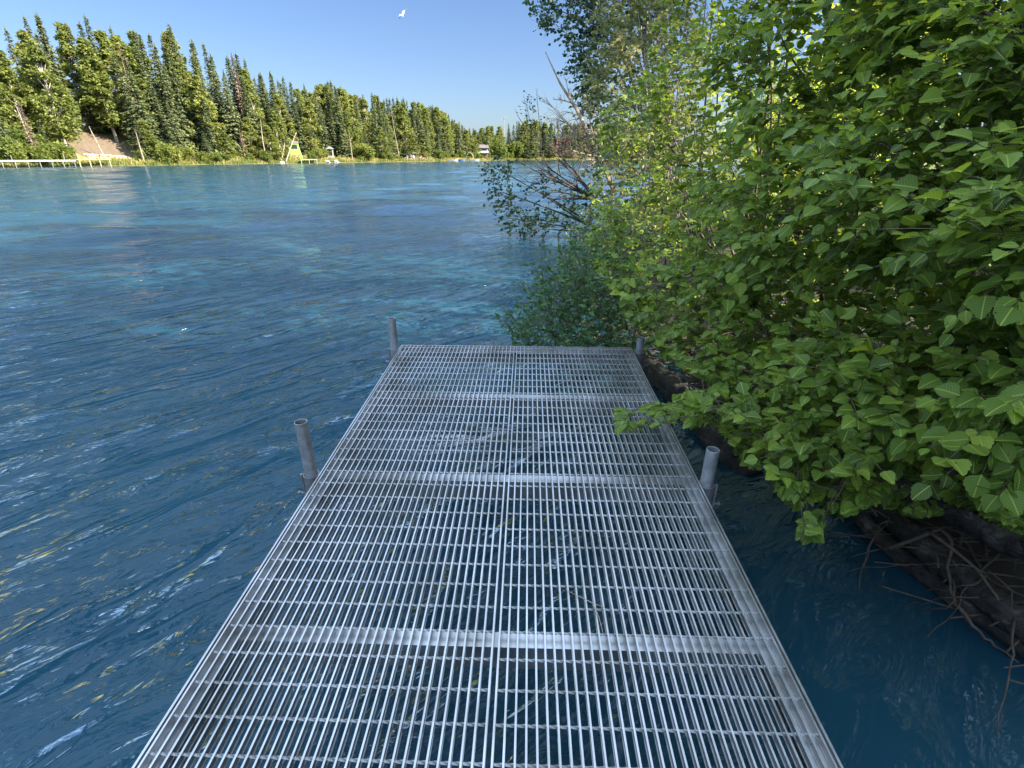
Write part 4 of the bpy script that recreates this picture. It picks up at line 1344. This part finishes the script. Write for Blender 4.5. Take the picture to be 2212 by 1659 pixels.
# bushes along the water's edge
bl = {}
u = 42.0; blist = []
while u < 400:
    s_ = rng.uniform(1.4, 4.2); p = along(u, s_)
    z0 = zg(p[0], p[1]); pxx, _, _ = proj((p[0], p[1], z0))
    u += rng.uniform(2.2, 5.2)
    if pxx < -40 or pxx > 1380: continue
    if 150 < pxx < 300 or 605 < pxx < 668 or 700 < pxx < 760 or 875 < pxx < 935: continue
    blist.append((p[0], p[1], z0, rng.uniform(0.7, 1.7) * (1.35 if pxx < 160 else 1), float(pxx)))
for (pxx, s_, sz) in ((785, 2.2, 3.0), (20, 5.5, 3.0), (70, 5.0, 2.8), (105, 3.0, 1.7), (372, 1.5, 2.2), (950, 2.0, 2.2), (700, 4.0, 1.5), (1075, 2.5, 5.0), (1110, 3, 4.2)):
    us = np.linspace(30, 420, 1500); pts = np.array([along(q, s_) for q in us])
    pr = 1106 + FPX * pts[:, 0] / (pts[:, 1] * cp + 1)
    p = pts[np.argmin(abs(pr - pxx))]
    blist.append((p[0], p[1], zg(p[0], p[1]), sz, pxx))
for b_ in blist: bl.setdefault(segment_name(b_[4]), []).append(b_)
for sname, lst in bl.items():
    lst.sort(key=lambda q: q[4])
    for k, (x, y, z0, sz, pxx) in enumerate(lst):
        var = int(rng.integers(0, 3)); pr = proto("bush", var)
        if ("bush", var) in used: o = copy_tree(pr)
        else: o = pr; COL.objects.link(o); used.add(("bush", var))
        o.location = (x, y, z0 - 0.1); o.rotation_euler = (0, 0, rng.uniform(0, 6.28)); o.scale = (sz, sz, sz * rng.uniform(0.85, 1.15))
        lab = "the only waterline bush %s" % sname if len(lst) == 1 else "%s from left of the waterline bushes %s" % (ORD[min(k, 19)], sname)
        tag(o, lab, "bush", "bushes along the far waterline")

# trees standing inland on the near bank, behind the thicket
for k, (x, y, h, kind, lab) in enumerate(((13.0, 7.5, 7.5, "birch", "sunlit birch inland, showing through gaps right of the birch trunk"), (12.2, 11.0, 8.0, "birch", "sunlit birch inland behind the middle of the thicket"),
                                          (10.5, 15.5, 8.5, "birch", "sunlit birch inland behind the yellowing willow"), (16.0, 12.0, 10.0, "birch", "tall birch deep inland behind the thicket"),
                                          (13.0, 21.0, 10.0, "birch", "birch inland beyond the dark overhanging tree"), (15.5, 6.0, 8.5, "birch", "birch farthest right inland behind the nearest alder"),
                                          (18.0, 19.0, 12.0, "spruce", "dark spruce deep inland behind the thicket"), (13.0, 4.2, 7.0, "birch", "birch inland level with the dock end"))):
    o = copy_tree(proto(kind, k % 4)); o.location = (x, y, zg(x, y) - 0.1); o.rotation_euler = (0, 0, k * 1.3); o.scale = (h / 10 * 1.25, h / 10 * 1.25, h / 10)
    tag(o, lab, "tree", "inland trees of the near bank")
# understorey of the far forest: one mass
n = 16000
us = rng.uniform(35, 400, n); ss = rng.uniform(4, 34, n)
PU = np.array([along(a, b_) for a, b_ in zip(us, ss)]); upx = 1106 + FPX * PU[:, 0] / (PU[:, 1] * cp + CAMZ * sp)
PU = PU[(np.hypot(PU[:, 0] - DIRT[0], PU[:, 1] - DIRT[1]) > 10) & ~((ss < 9) & (((upx > 165) & (upx < 292)) | ((upx > 615) & (upx < 672)) | ((upx > 704) & (upx < 730)) | ((upx > 870) & (upx < 935))))]
n = len(PU)
P3 = np.stack([PU[:, 0], PU[:, 1], ground_z(PU[:, 0], PU[:, 1]) + rng.random(n) ** 1.6 * 3.4], -1)
Dn = rng.normal(0, 1, (n, 3)); Dn /= np.linalg.norm(Dn, axis=1)[:, None]
V, T = frond_tris(P3, Dn, rng.uniform(0.4, 0.95, n), rng.uniform(0.35, 0.8, n), rng.normal(0, 1, (n, 3)))
under = mesh_np("undergrowth", V, [T], L_birch, None, False, np.repeat(rng.uniform(0.1, 0.7, n), 3))
tag(under, "leafy undergrowth between the trunks of the far forest", "undergrowth", kind="stuff")

# tall grass of the far bank
n = 26000
us = rng.uniform(35, 400, n); ss = rng.exponential(2.6, n) + 0.1
PG = np.array([along(a, b_) for a, b_ in zip(us, ss)])
dd = np.hypot(PG[:, 0] - DIRT[0], PG[:, 1] - DIRT[1])
kp = (dd > 7.5) | (rng.random(n) < 0.06)
PG = PG[kp]; ZG = ground_z(PG[:, 0], PG[:, 1])
Pg3 = np.stack([PG[:, 0], PG[:, 1], ZG - 0.05], -1)
hh = rng.uniform(0.25, 1.0, len(PG))
V, Q, T = blades(Pg3, hh, rng.uniform(0.10, 0.28, len(PG)))
cl = np.clip(0.5 + 0.35 * np.sin(PG[:, 0] * 0.6) * np.sin(PG[:, 1] * 0.33) + rng.normal(0, 0.18, len(PG)), 0, 1)
grass = mesh_np("bank_grass", V, [Q, T], L_grass, None, False, np.repeat(cl, 5))
tag(grass, "tall yellow-green grass along the far bank", "grass", kind="stuff")

# ------------------------------------------------------------------ far bank: built things
def bank_at(pxx, s_):
    us = np.linspace(30, 420, 3000); pts = np.array([along(q, s_) for q in us])
    pr = 1106 + FPX * pts[:, 0] / (pts[:, 1] * cp + CAMZ * sp)
    i = int(np.argmin(abs(pr - pxx)))
    d = pts[min(i + 3, len(pts) - 1)] - pts[max(i - 3, 0)]
    return pts[i], math.atan2(d[1], d[0]), zg(pts[i][0], pts[i][1])


# metal fishing walkway at left, running along the water
pa, ang, _ = bank_at(-60, -1.6); pb, _, _ = bank_at(163, -1.6)
L = np.linalg.norm(pb - pa); ang = math.atan2(pb[1] - pa[1], pb[0] - pa[0])
wk = empty("metal_walkway", (pa[0], pa[1], 0), ang)
tag(wk, "long pale metal walkway on slim legs along the far waterline at left", "walkway")
mb = MB(); mb.box(0, L, -0.75, 0.75, 1.18, 1.24); mb.box(0, L, -0.80, -0.752, 0.98, 1.27); mb.box(0, L, 0.752, 0.80, 0.98, 1.27)
mb.build("walkway_deck", M_grey, wk)
nl = 9
for k in range(nl):
    x = L - 0.3 - k * (L - 0.6) / (nl - 1)
    for y in ((-0.7, 0.7)):
        mb = MB(); mb.tube([(x, y, -1.3), (x, y, 1.0)], 0.055, 8); mb.build("leg", M_grey, wk)
for k, x in enumerate((L - 1.2, L - 9.5)):
    mb = MB(); mb.tube([(x, 0.70, 1.26), (x, 0.70, 2.1)], 0.05, 8); mb.build("post", M_grey, wk)
# timber platform next to it
pa, _, _ = bank_at(166, -1.3); pb, _, _ = bank_at(240, -0.6)
L = np.linalg.norm(pb - pa); ang = math.atan2(pb[1] - pa[1], pb[0] - pa[0])
pf = empty("timber_platform", (pa[0], pa[1], 0), ang)
tag(pf, "weathered timber fishing platform on posts below the bare log slope", "platform")
mb = MB(); mb.box(0, L, -0.7, 0.8, 1.26, 1.36)
for k in range(12): mb.box(k * L / 12 + 0.02, (k + 1) * L / 12 - 0.02, -0.72, 0.82, 1.362, 1.39)
mb.build("platform_deck", M_plank, pf)
for k in range(4):
    x = 0.4 + k * (L - 0.8) / 3
    mb = MB(); mb.bar((x, -0.65, -1.2), (x, -0.65, 1.26), 0.14, 0.14, (1, 0, 0)); mb.build("leg", M_plank, pf)
for k in range(3):
    x = 1.2 + k * (L - 2.2) / 2
    mb = MB(); mb.bar((x, 0.7, 1.392), (x, 0.7, 2.35), 0.11, 0.11, (1, 0, 0)); mb.build("post", M_plank, pf)
# log terraces on the bare slope
for k, (x0, x1, s_, lab) in enumerate(((188, 284, 8.6, "uppermost pale log terrace across the bare dirt slope"), (196, 240, 6.6, "left pale log terrace on the middle of the bare dirt slope"), (232, 288, 6.4, "right pale log terrace on the middle of the bare dirt slope"), (183, 212, 4.4, "short lowest plank step just above the timber platform"))):
    a, _, za = bank_at(x0, s_); c, _, zc = bank_at(x1, s_ + (0.4 if k else -0.6))
    b0 = np.array([a[0], a[1], za + 0.25])
    mb = MB(); e = np.array([c[0], c[1], zc + 0.2])
    mb.tube([np.zeros(3), (e - b0) * 0.5 + (0, 0, 0.05), e - b0], [0.20, 0.19, 0.16], 8, bump=0.08)
    for f in (0.2, 0.6, 0.9):
        p = (e - b0) * f; mb.bar(p + (0, 0, -0.9), p + (0.02, -0.05, 0.35), 0.13, 0.13, (1, 0, 0))
    o = mb.build("log_terrace", M_plank); o.location = b0
    tag(o, lab, "log", "log terraces on the bare slope")
# fallen pale trunks and standing pale trunks at the front of the forest
for (x0, x1, s0, s1, h0, h1, lab) in ((617, 651, 0.8, 2.8, 0.1, 8.2, "pale dead trunk leaning right across the front of the lime green hut"), (88, 80, 7, 7.5, 0.2, 9.0, "tall pale bare trunk standing above the metal walkway bushes"),
                                      (232, 218, 7.0, 8.0, 0.0, 6.5, "pale trunk leaning left at the top of the bare log slope"), (577, 580, 1.8, 2.0, 0.0, 10.5, "straight pale trunk at the waterline well left of the lime green hut"),
                                      (607, 622, 1.6, 2.2, 0.0, 5.0, "short pale trunk leaning right at the waterline beside the hut"), (864, 854, 5.0, 6.0, 0.0, 17.0, "tall pale dead trunk leaning left near the white garden chairs"),
                                      (315, 313, 2.2, 2.5, 0.0, 6.0, "pale birch trunk at the grassy waterline right of the log slope"), (826, 820, 4, 4.5, 0, 8, "shorter pale dead trunk left of the tall leaning one"), (762, 761, 1.5, 1.7, 0, 7.5, "pale trunk at the waterline left of the round dense bush")):
    a, _, za = bank_at(x0, s0); c, _, zc = bank_at(x1, s1)
    b0 = np.array([a[0], a[1], za - 0.2]); e = np.array([c[0], c[1], za + h1])
    mb = MB(); mb.tube([np.zeros(3), (e - b0) * 0.5 + rng.normal(0, 0.1, 3), e - b0], [0.15, 0.12, 0.05], 7, bump=0.06)
    for q in range(5):
        p = (e - b0) * rng.uniform(0.5, 0.95); d = rng.normal(0, 0.6, 3); mb.tube([p, p + d], [0.05, 0.015], 4, cap=False)
    o = mb.build("pale_trunk", M_dead); o.location = b0
    tag(o, lab, "tree trunk", "pale trunks at the front of the forest")
# lime green hut on stilts
p, ang, z0 = bank_at(641, 3.8)
hut = empty("green_hut", (p[0], p[1], z0 - 0.2), 0.40)
hut.scale = (0.82, 0.82, 0.85)
tag(hut, "lime green boxy hut on stilts with a dark window opening", "hut")
mb = MB()
mb.box(-2.0, 1.5, -1.5, 1.5, 1.7, 3.6); mb.box(-2.0, -1.4, -1.5, 1.5, 3.602, 5.0); mb.box(0.9, 1.5, -1.5, 1.5, 3.602, 5.0); mb.box(-2.0, 1.5, -1.498, 1.498, 5.002, 5.35); mb.box(-1.398, 0.898, 1.3, 1.49, 3.602, 5.0)
mb.build("wall", M_lime, hut)
mb = MB(); mb.box(-1.398, 0.898, -1.40, -1.30, 3.604, 4.998); mb.build("window", M_darkgap, hut)  # dark sheet painted in for the shade inside the open window
mb = MB(); mb.add([(-2.5, -1.6, 5.1), (1.6, -1.6, 5.1), (1.6, 1.7, 5.1), (-2.5, 1.7, 5.1), (-2.5, 0, 5.9), (1.6, 0, 5.9)], [(0, 1, 5, 4), (2, 3, 4, 5), (0, 3, 2, 1)], [(0, 4, 3), (1, 2, 5)])
for q in mb.V: q += np.array([0, 0, 0.26])
mb.build("roof", M_roof, hut)
for x, y in ((-1.7, -1.3), (1.3, -1.3), (-1.7, 1.3), (1.3, 1.3)):
    mb = MB(); mb.bar((x * 1.15, y * 1.15, -0.6), (x, y, 1.7), 0.22, 0.22, (1, 0, 0)); mb.build("leg", M_lime, hut)
mb = MB(); mb.add([(1.502, -1.5, 4.6), (1.502, -0.7, 4.6), (2.5, -0.7, -0.2), (2.5, -1.5, -0.2), (1.502, -1.5, 1.7), (1.502, -0.7, 1.7), (2.1, -0.7, -0.3), (2.1, -1.5, -0.3)], [(0, 1, 2, 3), (4, 7, 6, 5), (0, 3, 7, 4), (1, 5, 6, 2), (3, 2, 6, 7), (0, 4, 5, 1)])
mb.build("slide", M_lime, hut)
# small rail dock below the hut
p, ang, z0 = bank_at(648, -0.5); p2, _, _ = bank_at(683, -0.3); L = np.linalg.norm(p2 - p)
o_ = empty("small_dock", (p[0], p[1], 0), math.atan2(p2[1] - p[1], p2[0] - p[0]))
tag(o_, "low pale timber landing at the waterline below the lime green hut", "landing")
mb = MB(); mb.box(0, L, -0.6, 0.6, 0.95, 1.08); mb.build("landing_deck", M_plank, o_)
for x in (0.15, L / 2, L - 0.15):
    mb = MB(); mb.bar((x, -0.5, -0.9), (x, -0.5, 0.95), 0.14, 0.14, (1, 0, 0)); mb.build("leg", M_white, o_)
# white timber arbour with a bench
p, ang, z0 = bank_at(716, 5.0)
o_ = empty("white_arbour", (p[0], p[1], z0), 0.15)
tag(o_, "small white open-fronted arbour on the slope right of the lime green hut", "arbour")
mb = MB()
for x in (-0.85, 0.85):
    for y in (-0.6, 0.6): mb.bar((x, y, -0.3), (x, y, 2.9), 0.22, 0.22, (1, 0, 0))
mb.build("frame", M_white, o_)
mb = MB(); mb.add([(-1.3, -0.9, 2.92), (1.3, -0.9, 2.92), (1.3, 0.9, 2.92), (-1.3, 0.9, 2.92), (0, -0.9, 3.6), (0, 0.9, 3.6)], [(0, 3, 5, 4), (1, 4, 5, 2), (0, 1, 2, 3)], [(0, 4, 1), (3, 2, 5)]); mb.build("roof", M_white, o_)
mb = MB(); mb.box(-1.2, 1.2, -1.0, -0.72, 0.0, 0.9); mb.build("bench", M_white, o_)
# white stones at the waterline
for k, (pxx, sz, lab) in enumerate(((707, 0.75, "pale boulder at the waterline below the white arbour"), (725, 0.95, "larger pale boulder just right of the one below the white arbour"), (608, 0.7, "white boulder at the foot of the leaning pale trunk"))):
    p, _, z0 = bank_at(pxx, 0.6)
    r_ = np.random.default_rng(k); u_, v_ = np.meshgrid(np.linspace(0, 2 * math.pi, 13)[:-1], np.linspace(0.05, math.pi - 0.05, 8))
    rr_ = 1 + 0.18 * r_.normal(0, 1, u_.shape)
    V = np.stack([rr_ * np.cos(u_) * np.sin(v_) * 1.2, rr_ * np.sin(u_) * np.sin(v_), 0.7 * rr_ * np.cos(v_)], -1) * sz
    i = np.arange(7)[:, None] * 12; q = np.arange(12)[None]; q2 = (q + 1) % 12
    o = mesh_np("boulder", V.reshape(-1, 3), [np.stack([i + q, i + 12 + q, i + 12 + q2, i + q2], -1).reshape(-1, 4)], M_rock); o.location = (p[0], p[1], z0)
    tag(o, lab, "boulder")


def chair(mat):
    root = bpy.data.objects.new("garden_chair", None)
    mb = MB(); mb.box(-0.34, 0.34, -0.32, 0.34, 0.40, 0.47); mb.build("seat", mat, root)
    mb = MB()
    for k in range(4): mb.bar((-0.26 + k * 0.173, 0.36, 0.42), (-0.26 + k * 0.173, 0.62, 1.25 - 0.06 * abs(k - 1.5)), 0.15, 0.03, (0, 1, 0.3))
    mb.build("backrest", mat, root)
    for x in (-0.38, 0.38):
        mb = MB(); mb.box(x - 0.07, x + 0.07, -0.36, 0.40, 0.64, 0.68); mb.build("armrest", mat, root)
        for y in (-0.3, 0.3):
            mb = MB(); mb.bar((x, y, 0), (x, y, 0.64), 0.09, 0.05, (1, 0, 0)); mb.build("leg", mat, root)
    return root


ch = None
for k, (pxx, s_, m, lab) in enumerate(((879, 2.2, M_white, "leftmost white garden chair by the brown table"), (888, 3.2, M_white, "white garden chair just behind the brown table"), (897, 2.4, M_white, "white garden chair in front of the small white shelter"), (902, 3.0, M_white, "white garden chair right of the shelter front"), (911, 2.2, M_red, "red garden chair among the white ones"), (906, 2.6, M_white, "white garden chair left of the red one"), (916, 2.4, M_white, "white garden chair right of the red one"), (925, 1.9, M_white, "rightmost white garden chair apart from the rest"))):
    p, ang, z0 = bank_at(pxx, s_)
    if m is M_white:
        if ch is None:
            ch = chair(M_white); COL.objects.link(ch); o = ch
        else: o = copy_tree(ch)
    else:
        o = chair(m); COL.objects.link(o)
    o.location = (p[0], p[1], z0); o.rotation_euler = (0, 0, rng.uniform(-0.6, 0.9)); o.scale = (1.2, 1.2, 1.2)
    tag(o, lab, "chair", "garden chairs on the far bank")
p, _, z0 = bank_at(885, 2.6)
o_ = empty("round_table", (p[0], p[1], z0)); tag(o_, "round brown table among the white garden chairs", "table")
mb = MB(); mb.lathe([(0.0, 1.05), (1.3, 1.05), (1.3, 0.95), (0, 0.95)], 18); mb.build("tabletop", M_brown, o_)
mb = MB(); mb.lathe([(0.9, 0.0), (0.8, 0.94), (0.0, 0.94)], 14); mb.build("pedestal", M_brown, o_)
p, _, z0 = bank_at(898, 5.0)
o_ = empty("white_shelter", (p[0], p[1], z0), 0.4); o_.scale = (0.7, 0.7, 0.8); tag(o_, "small white-roofed shelter behind the garden chairs", "shelter")
for x in (-1.6, 1.6):
    for y in (-1, 1):
        mb = MB(); mb.bar((x, y, -0.2), (x, y, 2.2), 0.15, 0.15, (1, 0, 0)); mb.build("post", M_white, o_)
mb = MB(); mb.add([(-2, -1.3, 2.2), (2, -1.3, 2.2), (2, 1.3, 2.8), (-2, 1.3, 2.8), (-2, -1.3, 2.45), (2, -1.3, 2.45), (2, 1.3, 3.05), (-2, 1.3, 3.05)], [(0, 3, 2, 1), (4, 5, 6, 7), (0, 1, 5, 4), (2, 3, 7, 6), (1, 2, 6, 5), (3, 0, 4, 7)]); mb.build("roof", M_white, o_)
# skiffs at the far waterline
def skiff(lab, pxx, s_, mat, L, rz):
    p, ang, _ = bank_at(pxx, s_)
    o_ = empty("skiff", (p[0], p[1], 0.0), rz); tag(o_, lab, "boat", "boats at the far waterline")
    n = 9; t = np.linspace(-1, 1, n); hw = 0.85 * (1 - np.clip(t, 0, 1) ** 2.2) * np.where(t < -0.9, 0.9, 1) + 0.02
    V = []
    for ti, wi in zip(t, hw):
        x = ti * L / 2; sh = 0.62 + 0.28 * max(0, ti) ** 2
        V += [(x, -wi, sh), (x, -wi * 0.72, -0.12), (x, wi * 0.72, -0.12), (x, wi, sh), (x, wi * 0.86, sh - 0.02), (x, wi * 0.62, 0.05), (x, -wi * 0.62, 0.05), (x, -wi * 0.86, sh - 0.02)]
    i = np.arange(n - 1)[:, None] * 8; q = np.arange(8)[None]; q2 = (q + 1) % 8
    mb = MB(); mb.add(V, np.vstack([np.stack([i + q, i + q2, i + 8 + q2, i + 8 + q], -1).reshape(-1, 4), [(0, 1, 6, 7), (1, 2, 5, 6), (2, 3, 4, 5)]])); mb.build("hull", mat, o_)
    for x in (-L * 0.2, L * 0.12):
        mb = MB(); mb.box(x - 0.15, x + 0.15, -0.6, 0.6, 0.34, 0.40); mb.build("seat", M_plank, o_)
    mb = MB(); mb.box(-L / 2 - 0.35, -L / 2 - 0.02, -0.18, 0.18, 0.45, 1.0); mb.box(-L / 2 - 0.25, -L / 2 - 0.12, -0.08, 0.08, -0.4, 0.45); mb.build("outboard_motor", M_darkgap, o_)


skiff("white skiff moored at the far bend, leftmost of the boats", 978, -1.5, M_white, 4.5, 0.2)
skiff("blue skiff moored beside the leftmost white one at the bend", 994, -1.6, M_blue, 4.2, 0.1)
skiff("white skiff on the water just below the white hoop frame", 1024, -6, M_white, 4.6, 0.15)
# white hoop frame
p, _, z0 = bank_at(1015, 3.2)
mb = MB()
for y in (0, 1.2, 2.4):
    a = np.linspace(0, math.pi, 10); mb.tube(np.stack([1.6 * np.cos(a), np.full(10, y), 2.6 * np.sin(a)], -1), 0.11, 6)
mb.tube([(0, 0, 2.6), (0, 2.4, 2.6)], 0.09, 6); mb.tube([(1.5, 0, 0.9), (1.5, 2.4, 0.9)], 0.09, 6); mb.tube([(-1.5, 0, 0.9), (-1.5, 2.4, 0.9)], 0.09, 6)
o = mb.build("hoop_frame", M_white); o.location = (p[0], p[1], z0 - 0.1); tag(o, "white hooped pipe frame standing on the far lawn left of the cabin", "frame")
# cabins
def cabin(lab, pxx, s_, W_, D_, H_, upper, rz):
    p, _, z0 = bank_at(pxx, s_)
    o_ = empty("cabin", (p[0], p[1], z0 - 0.3), rz); tag(o_, lab, "cabin")
    mb = MB(); mb.box(-W_ / 2, W_ / 2, -D_ / 2, D_ / 2, 0, H_ * 0.52); mb.build("wall", M_brown, o_)
    mb = MB(); mb.box(-W_ / 2 + 0.1, W_ / 2 - 0.1, -D_ / 2 + 0.1, D_ / 2 - 0.1, H_ * 0.52, H_); mb.build("upper_wall", upper, o_)
    mb = MB(); mb.box(-W_ / 2 - 0.2, W_ / 2 + 0.2, -D_ / 2 - 0.9, -D_ / 2 + 0.095, H_ * 0.52, H_ * 0.74); mb.build("balcony", M_white, o_)
    mb = MB(); mb.box(-W_ / 2 + 0.6, W_ / 2 - 0.6, -D_ / 2 + 0.04, -D_ / 2 + 0.095, H_ * 0.76, H_ * 0.94); mb.build("window", M_darkgap, o_)
    a, b_, c = W_ / 2 + 0.5, D_ / 2 + 0.6, H_
    mb = MB(); mb.add([(-a, -b_, c), (a, -b_, c), (a, b_, c), (-a, b_, c), (-a, 0, c + 1.5), (a, 0, c + 1.5)], [(0, 1, 5, 4), (2, 3, 4, 5), (0, 3, 2, 1)], [(0, 4, 3), (1, 2, 5)]); mb.build("roof", M_roof, o_)


cabin("two-storey brown cabin with a white balcony by the far river bend", 1041, 5, 5.4, 5, 4.6, M_white, 0.2)
cabin("brown cabin mostly hidden in the trees behind the two-storey one", 1049, 16, 4.5, 4, 5.2, M_brown, 0.1)
# floodlight mast above the far trees
p, _, z0 = bank_at(1073, 22)
o_ = empty("floodlight_mast", (p[0], p[1], z0)); tag(o_, "tall thin mast with white floodlights rising above the far trees", "mast")
tan_ = math.tan(math.atan((829.5 - 256) / FPX) - PITCH); H_ = CAMZ + tan_ * p[1] - z0
mb = MB(); mb.tube([(0, 0, 0), (0, 0, H_)], [0.22, 0.16], 8); mb.build("pole", M_grey, o_)
for x, zz_ in ((-1.4, -0.3), (0.7, 0.2), (1.7, 0.3)):
    mb = MB(); mb.box(x - 0.4, x + 0.4, -0.2, 0.2, H_ + zz_ - 0.5, H_ + zz_ + 0.6); mb.build("floodlight", M_white, o_)
mb = MB(); mb.bar((-1.9, 0.3, H_ - 0.2), (2.2, 0.3, H_ - 0.2), 0.16, 0.16); mb.build("crossarm", M_grey, o_)

# ------------------------------------------------------------------ gull
g0 = at(np.array(870.5), np.array(28.0), np.array(38.0))
gull = empty("gull", g0)
tag(gull, "white gull in flight against the blue sky", "bird")
ax = unit(RT * 0.10 * 1 + UP * 0.9 + FWD * 0.45)           # body points up the picture and away
side = unit(np.cross(ax, FWD)); bel = unit(np.cross(side, ax))
n = 12; t = np.linspace(0, 1, n)
rad = np.array([0.010, 0.030, 0.045, 0.062, 0.075, 0.082, 0.082, 0.076, 0.065, 0.05, 0.04, 0.03])
rad = np.array([0.006, 0.030, 0.048, 0.050, 0.056, 0.074, 0.084, 0.084, 0.074, 0.056, 0.034, 0.02])
mb = MB(); pts = np.array([ax * (0.32 - 0.56 * q) for q in t]); mb.tube(pts, rad, 10)
# tail fan
tp = ax * (-0.22)
mb.add([tp + side * 0.03, tp - side * 0.03, tp - ax * 0.16 - side * 0.13, tp - ax * 0.16 + side * 0.13, tp + side * 0.03 + bel * 0.012, tp - side * 0.03 + bel * 0.012, tp - ax * 0.16 - side * 0.13 + bel * 0.008, tp - ax * 0.16 + side * 0.13 + bel * 0.008],
       [(0, 1, 2, 3), (7, 6, 5, 4), (0, 4, 5, 1), (2, 6, 7, 3), (1, 5, 6, 2), (3, 7, 4, 0)])
mb.build("body", M_gull, gull, smooth=True)


def wing(stations, mat_in, name):
    """stations: (centre, chord direction*half chord) from root to tip"""
    mb = MB(); V = []
    for c, hc, th in stations:
        V += [c + hc, c + FWD * th * -1, c - hc, c + FWD * th]
    k = len(stations)
    i = np.arange(k - 1)[:, None] * 4; q = np.arange(4)[None]; q2 = (q + 1) % 4
    mb.add(V, np.vstack([np.stack([i + q, i + q2, i + 4 + q2, i + 4 + q], -1).reshape(-1, 4), [(0, 3, 2, 1)]]))
    return mb.build(name, mat_in, gull)


pxm = 38.0 / FPX
def pv(dx, dy): return RT * dx * pxm - UP * dy * pxm
wing([(pv(-1, 1.0), ax * 0.10, 0.02), (pv(-5, 3.5), ax * 0.085, 0.016), (pv(-8.2, 5.2), ax * 0.07, 0.012), ], M_gull, "wing")
wing([(pv(-8.2, 5.2), RT * -0.06 + UP * 0.04, 0.012), (pv(-8.6, 8.0), RT * -0.07, 0.010), (pv(-7.6, 11.0), RT * -0.045, 0.007), (pv(-6.2, 13.0), RT * -0.01, 0.004)], M_gulldark, "wing_tip")
wing([(pv(1, -2), ax * 0.10, 0.02), (pv(3.5, -5), ax * 0.08 + RT * .03, 0.014), (pv(5.5, -7.5), ax * 0.06 + RT * .04, 0.012)], M_gull, "wing")
wing([(pv(5.5, -7.5), ax * 0.06 + RT * .04, 0.012), (pv(8, -9.5), ax * 0.045, 0.008), (pv(11, -12), ax * 0.01, 0.004)], M_gulldark, "wing_tip")
print({k: sum(1 for q in trees if q[0] == k) for k in ("spruce", "birch", "dead")})
